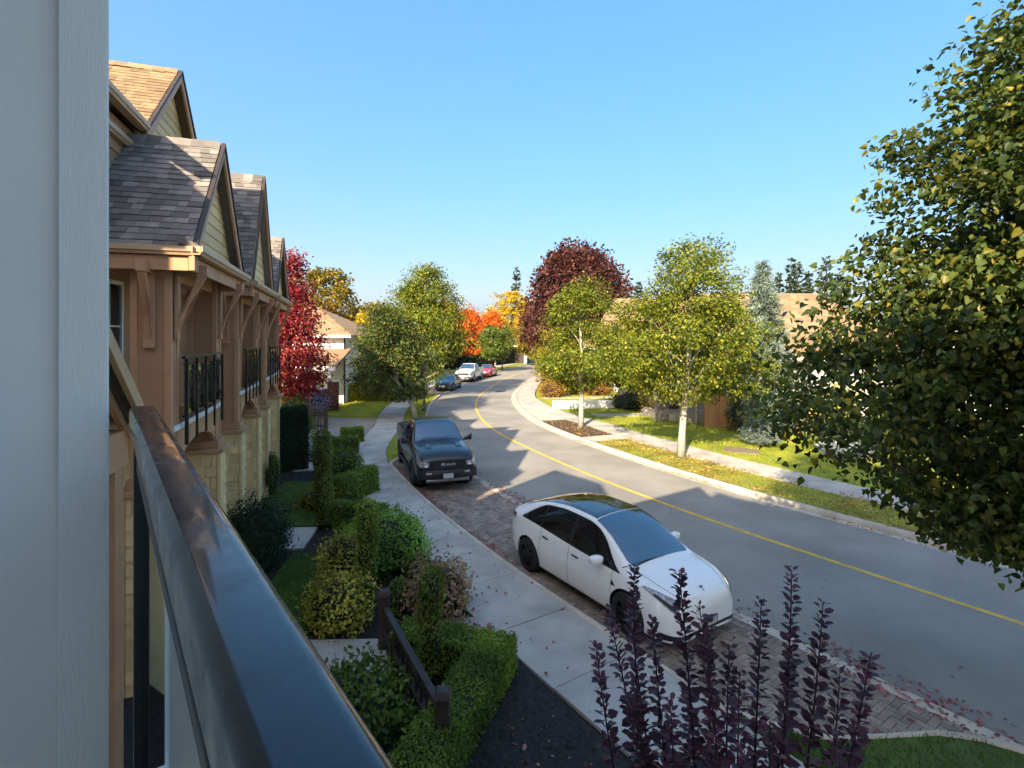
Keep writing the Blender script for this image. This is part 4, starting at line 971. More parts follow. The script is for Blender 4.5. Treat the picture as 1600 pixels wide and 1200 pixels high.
red = make_saloon('red_hatchback', 'red hatchback parked behind the white pickup truck', MT['paint_red'], scaled(PY, 0.9, 0.93, 0.94), 4.28)
red.location = (-3.1, 66.0, 0.01); red.rotation_euler = (0, 0, math.atan2(-0.98, -0.2))

# ------------------------------------------------------------------ houses across the street and beyond the lane
def frame(ox, oy, ang):
    c, s_ = math.cos(ang), math.sin(ang)
    return lambda x, y, z: (ox + c * x - s_ * y, oy + s_ * x + c * y, z)

def lap_wall(root, T, x0, x1, y, z0, z1, m, expo=0.22, name='wall', depth=4.0, boards=True, face=-1):
    """wall block whose face towards -y is clad with separate boards"""
    b = MB(T); b.box(x0, x1, y, y + depth, z0, z1); w = b.build(name, m, root)
    if boards:
        z = z0
        while z < z1 - 0.05:
            zz = min(z + expo, z1); b = MB(T)
            b.hexa([(x0, y - 0.03, z), (x1, y - 0.03, z), (x1, y - 0.002, z), (x0, y - 0.002, z), (x0, y - 0.012, zz - 0.003), (x1, y - 0.012, zz - 0.003), (x1, y - 0.002, zz - 0.003), (x0, y - 0.002, zz - 0.003)])
            b.build('siding_board', m, w); z = zz
    return w

def win(root, T, x0, x1, y, z0, z1, fm):
    b = MB(T); f = 0.09
    b.box(x0, x1, y - 0.07, y - 0.035, z0, z0 + f); b.box(x0, x1, y - 0.07, y - 0.035, z1 - f, z1); b.box(x0, x0 + f, y - 0.07, y - 0.035, z0 + f, z1 - f); b.box(x1 - f, x1, y - 0.07, y - 0.035, z0 + f, z1 - f)
    w = b.build('window', fm, root)
    b = MB(T); b.box(x0 + f, x1 - f, y - 0.05, y - 0.04, z0 + f, z1 - f); b.build('pane', MT['glass_dark'], w)
    b = MB(T); xm = (x0 + x1) / 2; b.box(xm - 0.025, xm + 0.025, y - 0.066, y - 0.052, z0 + f, z1 - f); b.build('mullion', fm, w)
    return w

def hip_roof(root, T, x0, x1, y0, y1, ze, zr, m, inset=None, rows=True, name='roof'):
    ym = (y0 + y1) / 2; ins = (y1 - y0) / 2 if inset is None else inset
    b = MB(T)
    c = [(x0, y0, ze), (x1, y0, ze), (x1, y1, ze), (x0, y1, ze), (x0 + ins, ym, zr), (x1 - ins, ym, zr)]
    b.add(c, [(0, 1, 5, 4), (1, 2, 5), (2, 3, 4, 5), (3, 0, 4), (3, 2, 1, 0)])
    rf = b.build(name, m, root)
    if rows:  # shingle courses as thin steps on the slope one sees
        L = math.hypot((y1 - y0) / 2, zr - ze); n = int(L / 0.28); b = MB(T)
        for i in range(n):
            t0, t1 = i / n, (i + 1) / n
            for (xa, xb) in ((0, 1),):
                p = lambda t, e, q: (x0 + ins * t if e == 0 else x1 - ins * t, y0 + (ym - y0) * t, ze + (zr - ze) * t + q)
                x = p(t0, 0, 0)[0]; xe = p(t0, 1, 0)[0]
                while x < xe - 0.1:
                    w_ = random.uniform(0.35, 0.9); x2 = min(x + w_, xe)
                    ya, yb = p(t0, 0, 0)[1], p(t1, 0, 0)[1]; za, zb = p(t0, 0, 0)[2], p(t1, 0, 0)[2]
                    b.add([(x, ya, za + 0.03), (x2 - 0.01, ya, za + 0.03), (x2 - 0.01, yb, zb + 0.008), (x, yb, zb + 0.008), (x, ya, za + 0.002), (x2 - 0.01, ya, za + 0.002)], [(0, 1, 2, 3), (4, 5, 1, 0)])
                    x = x2
        o = b.build('shingle_courses', m, rf); o['kind'] = 'stuff'
    b = MB(T)
    b.box(x0, x1, y0 - 0.04, y0, ze - 0.17, ze + 0.02); b.build('gutter', MT['white'], root)
    return rf

def stone_pier(root, T, x0, x1, y0, y1, z0, z1, m, seed, cap=True, name='pier', h=(0.12, 0.2)):
    """pier of coursed stones: every stone on the faces one sees is a piece"""
    r = random.Random(seed); b = MB(T); b.box(x0 + 0.02, x1 - 0.02, y0 + 0.02, y1 - 0.02, z0, z1); p = b.build(name, MT['mortar'], root)
    z = z0
    while z < z1 - 0.04:
        zz = min(z + r.uniform(*h), z1); x = x0
        while x < x1 - 0.03:
            x2 = min(x + r.uniform(0.16, 0.4), x1)
            if x1 - x2 < 0.08: x2 = x1
            b = MB(T); d = r.uniform(0, 0.03); b.box(x, x2 - 0.012, y0 - d, y0 + 0.08, z, zz - 0.012); b.build('stone', m, p, bevel=0.01, segs=1); x = x2
        y = y0 + 0.081
        while y < y1 - 0.03:
            y2 = min(y + r.uniform(0.16, 0.4), y1); b = MB(T); d = r.uniform(0, 0.03); b.box(x0 - d, x0 + 0.08, y, y2 - 0.012, z, zz - 0.012); b.build('stone', m, p); y = y2
        z = zz
    if cap: b = MB(T); b.box(x0 - 0.06, x1 + 0.06, y0 - 0.08, y1 + 0.06, z1 + 0.001, z1 + 0.09); b.build('cap', MT['kerb'], p, bevel=0.012)
    return p

# --- long house with the tan roof behind the right-hand trees
T = frame(8.6, 31.6, math.radians(2))
root = thing('bungalow', 'grey sided house with wide tan shingle roof behind the blue spruce', 'house', T(8, 4, 0))
lap_wall(root, T, 0.6, 17, 1.2, 0, 3.75, MT['grey_siding'], depth=11)
hip_roof(root, T, -0.2, 17.8, 0.2, 13.2, 3.7, 8.1, MT['shingle_tan_sunlit'], inset=4.0)
win(root, T, 1.2, 2.6, 1.2, 1.2, 2.8, MT['white']); win(root, T, 6.4, 8.0, 1.2, 1.1, 2.8, MT['white']); win(root, T, 12.4, 14.2, 1.2, 1.1, 2.8, MT['white'])
b = MB(T); b.prism([(9.0, 3.5), (12.6, 3.5), (10.8, 5.1)], lambda p, k: (p[0], -0.6 + 2.6 * k, p[1])); gb = b.build('garage_gable', MT['white'], root)
b = MB(T)
for sg in (-1, 1):
    e = 10.8 + sg * 2.05; b.hexa([(e, -0.8, 3.35), (10.8, -0.8, 5.2), (10.8, 3.6, 5.2), (e, 3.6, 3.35), (e, -0.8, 3.45), (10.8, -0.8, 5.3), (10.8, 3.6, 5.3), (e, 3.6, 3.45)])
b.build('garage_roof', MT['shingle_tan_sunlit'], root)
lap_wall(root, T, 9.1, 12.5, -0.55, 0, 3.5, MT['grey_siding'], depth=1.8, name='garage_wall')
# porch: stone piers, tapered posts, steps, railing
for i, x in enumerate((-0.2, 3.1)):
    stone_pier(root, T, x, x + 0.62, -1.0, -0.4, 0, 1.25, MT['stone'], 40 + i)
    b = MB(T); b.box(x + 0.14, x + 0.48, -0.88, -0.52, 1.341, 3.3); b.build('porch_post', MT['brown'], root, bevel=0.01)
b = MB(T); b.box(-0.6, 4.2, -1.2, 1.15, 3.301, 3.55); b.build('porch_beam', MT['white'], root)
b = MB(T); b.prism([(-1.5, 3.56), (1.6, 4.5), (1.6, 4.35), (-1.5, 3.45)], lambda p, k: ((-0.9, 4.5)[k], p[0], p[1])); b.build('porch_roof', MT['shingle_tan_sunlit'], root)
b = MB(T); b.box(-0.2, 3.8, -0.98, 1.15, 0, 0.5); b.build('porch_floor', MT['kerb'], root)
for k in range(3): b = MB(T); b.box(0.9, 2.5, -1.9 + 0.3 * k, -1.6 + 0.3 * k, 0, 0.16 * (k + 1)); b.build('step', MT['kerb'], root, bevel=0.01)
b = MB(T); b.box(0.9, 1.7, 1.1, 1.16, 0.5, 2.55); dr = b.build('door', MT['dark_wood'], root); b = MB(T); b.box(1.6, 1.64, 1.05, 1.09, 1.4, 1.52); b.build('handle', MT['letter'], dr)
for k in range(9): b = MB(T); b.box(3.75 + 0.16 * k, 3.83 + 0.16 * k, -0.9, -0.86, 0.2, 1.15); b.build('picket', MT['dark_wood'], root)
b = MB(T); b.tube([(14.0, 4.2, 6.4), (14.0, 4.2, 6.95)], 0.09, 8); b.build('roof_vent', MT['black_metal'], root)

# --- stone fronted house farther along, half hidden by trees
T = frame(6.6, 46.5, math.radians(-6))
root = thing('stone_house', 'stone fronted house half hidden behind the pale street trees', 'house', T(4, 4, 0))
lap_wall(root, T, 0, 11, 0.4, 0, 4.0, MT['grey_siding'], depth=9)
hip_roof(root, T, -0.5, 11.5, -0.2, 10, 4.0, 8.6, MT['shingle_tan_sunlit'], inset=3.5)
for i, x in enumerate((0.4, 3.4, 6.4)): stone_pier(root, T, x, x + 1.2, -0.6, 0.3, 0, 2.6, MT['stone'], 60 + i, h=(0.22, 0.34))
win(root, T, 1.8, 3.2, 0.4, 1.2, 2.9, MT['white']); win(root, T, 4.8, 6.2, 0.4, 1.2, 2.9, MT['white'])

# --- white gabled house on the far right
T = frame(27, 33, math.radians(-14))
root = thing('white_gabled_house', 'white gabled house behind the large dark tree on the right', 'house', T(4, 4, 0))
lap_wall(root, T, 0, 11, 0, 0, 5.6, MT['white'], depth=9)
b = MB(T)
for sg in (-1, 1):
    e = 5.5 + sg * 6.2; b.hexa([(e, -0.6, 5.3), (5.5, -0.6, 9.2), (5.5, 10, 9.2), (e, 10, 5.3), (e, -0.6, 5.45), (5.5, -0.6, 9.4), (5.5, 10, 9.4), (e, 10, 5.45)])
b.build('roof', MT['shingle_tan_sunlit'], root)
b = MB(T); b.prism([(0, 5.6), (11, 5.6), (5.5, 9.1)], lambda p, k: (p[0], 0.0 + 0.2 * k, p[1])); b.build('gable_wall', MT['white'], root)
win(root, T, 2, 4, 0, 1.2, 2.8, MT['brown_trim']); win(root, T, 6.5, 8.5, 0, 1.2, 2.8, MT['brown_trim']); win(root, T, 4.4, 6.6, 0, 6, 7.2, MT['brown_trim'])

# --- white house beyond the lane on the left
T = frame(-24.5, 37.5, math.radians(0))
root = thing('white_house', 'white board and batten house with hip roof beyond the lane', 'house', T(6, 4, 0))
b = MB(T); b.box(0, 12.4, 0.8, 10, 0, 5.05); w = b.build('wall', MT['white'], root)
for k in range(31): b = MB(T); b.box(0.1 + 0.4 * k, 0.15 + 0.4 * k, 0.765, 0.798, 0.3, 5.0); b.build('batten', MT['white'], w)
hip_roof(root, T, -0.6, 13.1, 0.1, 10.6, 5.05, 7.3, MT['shingle_tan_sunlit'], inset=4.2)
b = MB(T); b.tube([(12.45, 0.72, 0.1), (12.45, 0.72, 5.0)], 0.06, 8); b.build('downpipe', MT['black_metal'], root)
b = MB(T); b.prism([(-2.6, 3.0), (0.85, 4.1), (0.85, 3.95), (-2.6, 2.85)], lambda p, k: ((3.0, 12.9)[k], p[0], p[1])); b.build('porch_roof', MT['shingle_tan_sunlit'], root)
b = MB(T); b.box(3.0, 12.9, -2.66, -2.61, 2.72, 3.0); b.build('porch_fascia', MT['white'], root)
for x in (4.6, 8.4, 10.2, 12.2): b = MB(T); b.box(x, x + 0.3, -2.4, -2.1, 1.4, 2.8); b.build('porch_post', MT['white'], root)
win(root, T, 8.8, 10.2, 0.8, 1.4, 2.7, MT['white']); win(root, T, 5.2, 7.2, 0.8, 1.4, 2.7, MT['white'])

# --- brick garden walls with pale coping in front of it
T = frame(-16.5, 33.6, math.radians(14))
root = thing('brick_garden_wall', 'red brick garden wall with pale stepped coping before the white house', 'wall', T(2, 0, 0))
for i, (x0, x1, h_) in enumerate(((0, 0.62, 2.0), (2.3, 2.95, 2.2), (4.6, 5.3, 2.0))): stone_pier(root, T, x0, x1, -0.3, 0.32, 0, h_, MT['red_brick'], 80 + i, h=(0.1, 0.12), name='brick_pier')
for i, (x0, x1, h_) in enumerate(((0.62, 2.3, 1.25), (2.95, 4.6, 1.55))):
    stone_pier(root, T, x0 + 0.01, x1 - 0.01, -0.16, 0.16, 0, h_, MT['red_brick'], 90 + i, h=(0.1, 0.12), cap=False, name='wall_panel')
    b = MB(T); b.box(x0 + 0.01, x1 - 0.01, -0.24, 0.24, h_ + 0.001, h_ + 0.1); b.build('coping', MT['white'], root, bevel=0.01)

# --- cedar fences between the houses
def plank_fence(p, q, h_, label, w=0.15):
    p = Vector((*p, 0)); q = Vector((*q, 0)); d = (q - p); L = d.length; d.normalize(); nn_ = Vector((d.y, -d.x, 0))
    if nn_.y > 0: nn_ = -nn_
    root = thing('cedar_fence', label, 'fence', p, group='cedar fences'); n = int(L / w)
    for i in range(n):
        a = p + d * (i * L / n); c = p + d * ((i + 1) * L / n - 0.008); dz = random.uniform(-0.012, 0.012)
        b = MB(); b.hexa([a, c, c + nn_ * 0.022, a + nn_ * 0.022] + [v + Vector((0, 0, h_ + dz)) for v in (a, c, c + nn_ * 0.022, a + nn_ * 0.022)]); b.build('plank', MT['cedar'], root)
    for z in (0.35, h_ - 0.3): b = MB(); b.bar(p - nn_ * 0.03 + Vector((0, 0, z)), q - nn_ * 0.03 + Vector((0, 0, z)), 0.05, 0.09); b.build('rail', MT['cedar'], root)
    b = MB(); b.bar(p + nn_ * 0.012 + Vector((0, 0, h_ + 0.035)), q + nn_ * 0.012 + Vector((0, 0, h_ + 0.035)), 0.12, 0.035); b.build('top_cap', MT['cedar'], root)
    k = 0.0
    while k <= L: v = p + d * k + nn_ * 0.06; b = MB(); b.box(v.x - 0.05, v.x + 0.05, v.y - 0.05, v.y + 0.05, 0, h_ + 0.12); b.build('post', MT['cedar'], root); k += 1.6
    return root
plank_fence((10.4, 28.6), (13.6, 28.2), 1.8, 'cedar plank fence panel left of the blue spruce')
plank_fence((14.3, 26.6), (16.6, 28.8), 1.75, 'cedar plank fence angled behind the blue spruce on its right')

# --- low white ribbed wall on the lawn
root = thing('white_garden_wall', 'long low white ribbed wall on the lawn behind the pale tree trunk', 'wall', (4.8, 36, 0))
T = frame(2.75, 35.7, math.radians(4))
b = MB(T); b.box(0, 4.2, 0, 0.3, 0.0, 0.62); w = b.build('panel', MT['white'], root, bevel=0.01)
for k in range(28): b = MB(T); b.box(0.05 + 0.15 * k, 0.11 + 0.15 * k, -0.025, -0.001, 0.12, 0.58); b.build('rib', MT['white'], w)

b = MB(); b.box(-0.7, 0.7, -0.5, 0.5, 0, 0.04); o = b.build('utility_lid', MT['iron_lid'], None, bevel=0.01); o.location = (9.75, 22.6, 0.105); o.rotation_euler = (0, 0, -0.45)
tag(o, 'flat brown utility cover set in the lawn past the second pale tree', 'cover')

# --- lamp posts
def lamp_post(loc, label, h_, m, base_m):
    root = thing('lamp_post', label, 'street lamp', loc, group='street lamps')
    T = lambda x, y, z: (loc[0] + x, loc[1] + y, loc[2] + z)
    b = MB(T); b.lathe([(0.0, 0), (0.16, 0.0), (0.16, 0.08), (0.12, 0.3), (0.09, 0.5), (0.075, 0.55)], 14); b.build('base', base_m, root)
    b = MB(T); b.tube([(0, 0, 0.5), (0, 0, h_)], [0.07, 0.05], 12); b.build('pole', m, root)
    b = MB(T); b.lathe([(0.05, h_), (0.12, h_ + 0.05), (0.2, h_ + 0.12), (0.24, h_ + 0.5), (0.14, h_ + 0.56)], 12); b.build('lantern', MT['lamp_glass'], root)
    b = MB(T); b.lathe([(0.30, h_ + 0.5), (0.2, h_ + 0.66), (0.05, h_ + 0.8), (0.0, h_ + 0.86)], 12); b.build('cap', m, root)
lamp_post((-5.72, 34.6, 0.1), 'grey lamp post with blue base on the verge under the left tree', 2.5, MT['rim'], MT['paint_navy'])
lamp_post((-1.4, 76.0, 0.1), 'thin dark lamp post far along the street by the small green tree', 3.2, MT['black_metal'], MT['black_metal'])

# --- low picket fence with capped posts in the front garden
def P3(x, y, z): return Vector((x, y, z))
root = thing('garden_gate', 'dark wood garden gate with two capped posts beside the column shrubs', 'gate', (-1.4, 7.2, 0.1))
A_, B_ = Vector((-2.0, 8.3, 0.1)), Vector((-0.78, 5.98, 0.1)); d_ = (B_ - A_).normalized()
for p in (A_, B_):
    b = MB(); b.box(p.x - 0.075, p.x + 0.075, p.y - 0.075, p.y + 0.075, 0.05, 0.95); po = b.build('post', MT['dark_wood'], root, bevel=0.008)
    b = MB(); b.hexa([(p.x - .1, p.y - .1, .951), (p.x + .1, p.y - .1, .951), (p.x + .1, p.y + .1, .951), (p.x - .1, p.y + .1, .951), (p.x - .065, p.y - .065, 1.03), (p.x + .065, p.y - .065, 1.03), (p.x + .065, p.y + .065, 1.03), (p.x - .065, p.y + .065, 1.03)]); b.build('post_cap', MT['dark_wood'], po, bevel=0.006)
for z in (0.78, 0.40):
    b = MB(); b.bar(A_ + d_ * 0.08 + Vector((0, 0, z - 0.1)), B_ - d_ * 0.08 + Vector((0, 0, z - 0.1)), 0.09, 0.05); b.build('rail', MT['dark_wood'], root, bevel=0.006)
for k in range(11):
    p = A_ + d_ * (0.22 + 0.205 * k); b = MB(); b.box(p.x - 0.018, p.x + 0.018, p.y - 0.018, p.y + 0.018, 0.12, 0.655); b.build('picket', MT['dark_wood'], root)

root = thing('arched_gate', 'arched dark picket gate beside the tall clipped hedge', 'gate', (-10.1, 26.6, 0.1))
for k in range(10):
    x = -10.8 + 0.15 * k; h_ = 1.2 + 0.28 * math.sin(math.pi * (k + 0.5) / 10); b = MB()
    b.prism([(x, 0.2), (x + 0.07, 0.2), (x + 0.07, h_), (x + 0.035, h_ + 0.07), (x, h_)], lambda p, q: (p[0], 26.6 + 0.02 * q, p[1] + 0.1)); b.build('picket', MT['dark_wood'], root)
for z in (0.45, 1.1): b = MB(); b.box(-10.8, -9.4, 26.625, 26.665, z, z + 0.09); b.build('rail', MT['dark_wood'], root)
for x in (-10.95, -9.3): b = MB(); b.box(x - 0.06, x + 0.06, 26.55, 26.67, 0.1, 1.5); b.build('post', MT['dark_wood'], root)

# --- small white meter box on the column, and garden boulders
b = MB(H); b.box(17.45, 17.55, -2.2, -2.05, 0.55, 0.85); root = thing('meter_box', 'small pale utility box standing on a thin stake by the beige column', 'box', H(13.5, -2.0, 0))
b = MB(H); b.box(13.2, 13.3, -2.12, -1.9, 0.62, 0.9); b.build('box', MT['white'], root, bevel=0.01)
b = MB(H); b.box(13.24, 13.27, -2.02, -1.99, 0.1, 0.619); b.build('stake', MT['white'], root)
def boulder(x, y, r, label):
    rr = random.Random(int(x * 100)); b = MB()
    ph = [rr.uniform(0, 6) for _ in range(6)]
    f = lambda a, c: (lambda th, ph2: (x + r * (1 + .18 * math.sin(3 * th + ph[0]) + .1 * math.sin(7 * th + ph[1])) * math.cos(th) * math.sin(ph2), y + r * (1 + .15 * math.sin(2 * th + ph[2])) * math.sin(th) * math.sin(ph2) * .8, 0.08 + r * .6 * math.cos(ph2) * (1 + .2 * math.sin(4 * th + ph[3])) + r * .25))(2 * math.pi * a, math.pi * c)
    b.grid(f, 14, 8); o = b.build('boulder', MT['stone'], None); o.location = (0, 0, 0); tag(o, label, 'rock', 'garden rocks')
boulder(-6.6, 14.9, 0.2, 'rounded pale rock on the mulch in front of the small cone shrub')
boulder(8.6, 33.9, 0.42, 'grey boulder beside the porch steps across the street')
boulder(7.4, 36.6, 0.5, 'grey boulder under the dark spreading juniper across the street')

# ------------------------------------------------------------------ plants
LEAF_T = {
 'diamond': (np.array([(0, 0, 0), (.34, .5, .07), (0, 1, 0), (-.34, .5, .07)]), np.array([(0, 1, 2), (0, 2, 3)])),
 'oval': (np.array([(0, 0, 0), (.28, .28, .05), (.27, .7, .05), (0, 1, -.03), (-.27, .7, .05), (-.28, .28, .05)]), np.array([(0, 1, 2, 3), (0, 3, 4, 5)])),
 'heart': (np.array([(0, .06, 0), (.33, 0, .10), (.44, .34, .16), (.24, .76, .06), (0, 1.06, -.14), (-.24, .76, .06), (-.44, .34, .16), (-.33, 0, .10)]), np.array([(0, 1, 2, 3, 4), (0, 4, 5, 6, 7)])),
 'needle': (np.array([(-.07, 0, 0), (.07, 0, 0), (.05, 1, 0), (-.05, 1, 0)]), np.array([(0, 1, 2, 3)])),
 'blade': (np.array([(-.10, 0, 0), (.10, 0, 0), (0, 1, .25)]), np.array([(0, 1, 2)])),
}
def frames(n, bias, r, dirb=None):
    N = r.normal(size=(n, 3)) + bias; N /= np.linalg.norm(N, axis=1)[:, None] + 1e-9
    D = r.normal(size=(n, 3)) if dirb is None else r.normal(size=(n, 3)) * 0.5 + dirb
    D -= N * (D * N).sum(1)[:, None]; D /= np.linalg.norm(D, axis=1)[:, None] + 1e-9
    return np.cross(D, N), D, N
def leaf_mesh(name, C, size, shape, m, parent=None, bias=(0, 0, .6), r=rng, dirb=None, keep=True):
    V, F = LEAF_T[shape]; n = len(C); X, D, N = frames(n, np.asarray(bias), r, dirb)
    s = (size if np.ndim(size) else np.full(n, size))[:, None, None]
    W = (V[None, :, 0:1] * X[:, None, :] + V[None, :, 1:2] * D[:, None, :] + V[None, :, 2:3] * N[:, None, :]) * s + C[:, None, :]
    k = len(V); FF = (F[None] + (np.arange(n) * k)[:, None, None]).reshape(-1, F.shape[1])
    return np_mesh(name, W.reshape(-1, 3), FF, m, parent, keep=keep)

def green(name, cols, **k): MT[name] = leaf_mat(name, cols, **k)
green('linden_shaded', [(0.036, 0.058, 0.016), (0.056, 0.084, 0.02), (0.076, 0.104, 0.022), (0.10, 0.125, 0.024), (0.2, 0.165, 0.022)], rough=0.42, trans=0.3)  # darker palette: the shade on these trees is put into the leaf colour
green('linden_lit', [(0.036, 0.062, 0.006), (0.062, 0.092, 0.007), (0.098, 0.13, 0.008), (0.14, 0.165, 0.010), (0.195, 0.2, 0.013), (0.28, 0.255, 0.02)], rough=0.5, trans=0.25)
green('linden_yellow', [(0.08, 0.10, 0.006), (0.19, 0.18, 0.010), (0.32, 0.25, 0.012), (0.14, 0.15, 0.012)])
green('maple_red', [(0.10, 0.008, 0.02), (0.22, 0.015, 0.03), (0.32, 0.03, 0.03), (0.16, 0.02, 0.05), (0.4, 0.12, 0.03)])
green('maple_purple', [(0.03, 0.010, 0.010), (0.06, 0.017, 0.014), (0.11, 0.03, 0.018), (0.05, 0.02, 0.02), (0.17, 0.05, 0.022)], trans=0.25)
green('maple_orange', [(0.5, 0.09, 0.012), (0.62, 0.15, 0.015), (0.68, 0.24, 0.02), (0.42, 0.06, 0.012)])
green('leaf_gold', [(0.42, 0.27, 0.01), (0.55, 0.36, 0.015), (0.34, 0.28, 0.02)])
green('leaf_olive', [(0.087, 0.091, 0.012), (0.174, 0.143, 0.015), (0.319, 0.195, 0.020), (0.131, 0.130, 0.020)])
green('leaf_green', [(0.058, 0.098, 0.012), (0.109, 0.156, 0.020), (0.160, 0.195, 0.030)])
green('box_green', [(0.076, 0.137, 0.018), (0.131, 0.206, 0.024), (0.217, 0.273, 0.045), (0.108, 0.167, 0.024)])
green('box_dark', [(0.012, 0.026, 0.010), (0.02, 0.04, 0.014), (0.03, 0.055, 0.018)])
green('column_green', [(0.073, 0.121, 0.020), (0.121, 0.188, 0.027), (0.196, 0.254, 0.040), (0.270, 0.220, 0.068)])
green('lime_green', [(0.096, 0.200, 0.022), (0.144, 0.272, 0.033), (0.208, 0.329, 0.055)])
green('variegated', [(0.167, 0.209, 0.023), (0.500, 0.434, 0.069), (0.333, 0.329, 0.046), (0.700, 0.538, 0.115), (0.117, 0.149, 0.023)])
green('pink_var', [(0.348, 0.156, 0.130), (0.493, 0.338, 0.200), (0.232, 0.104, 0.100), (0.435, 0.364, 0.160), (0.174, 0.182, 0.040)])
green('hedge_yellow', [(0.319, 0.312, 0.020), (0.493, 0.429, 0.030), (0.406, 0.351, 0.020)])
green('blue_spruce', [(0.10, 0.14, 0.125), (0.16, 0.20, 0.18), (0.22, 0.26, 0.24), (0.12, 0.16, 0.13)], trans=0.1)
green('spruce_dark', [(0.02, 0.035, 0.018), (0.035, 0.055, 0.025), (0.05, 0.07, 0.03)], trans=0.1)
green('spruce_mid', [(0.12, 0.165, 0.13), (0.17, 0.215, 0.17), (0.22, 0.26, 0.2)], trans=0.1)
green('smoke_purple', [(0.07, 0.032, 0.05), (0.10, 0.042, 0.064), (0.135, 0.055, 0.08), (0.085, 0.05, 0.066), (0.18, 0.045, 0.065)], rough=0.4, trans=0.2)
green('orange_shrub', [(0.4, 0.16, 0.03), (0.3, 0.12, 0.04), (0.35, 0.25, 0.05)])
green('lilac_flower', [(0.36, 0.28, 0.52), (0.45, 0.38, 0.6), (0.3, 0.24, 0.4), (0.1, 0.14, 0.06)])
green('silver_plant', [(0.25, 0.29, 0.28), (0.34, 0.37, 0.36), (0.2, 0.24, 0.22)])
MT['core'] = mat('shaded_core', (0.016, 0.02, 0.008), 0.95, 0.4, 9, 0.8, 30)  # solid filler of shrubs; their inner shade is put into its near-black colour
MT['core_purple'] = mat('purple_twig', (0.05, 0.02, 0.03), 0.8, 0.3, 9, 0.3, 60)

def ovoid(t): return np.minimum(1, (np.maximum(t, 0) / 0.24) ** 0.55) * np.maximum(1 - t, 0) ** 0.52 / 0.9
def roundc(t): return np.sqrt(np.maximum(0, 1 - (2 * t - 1) ** 2)) ** 0.85
def spread(t): return np.minimum(1, (np.maximum(t, 0) / 0.3) ** 0.5) * np.maximum(1 - t, 0) ** 0.36
PROFILE = {'ovoid': ovoid, 'round': roundc, 'spread': spread}

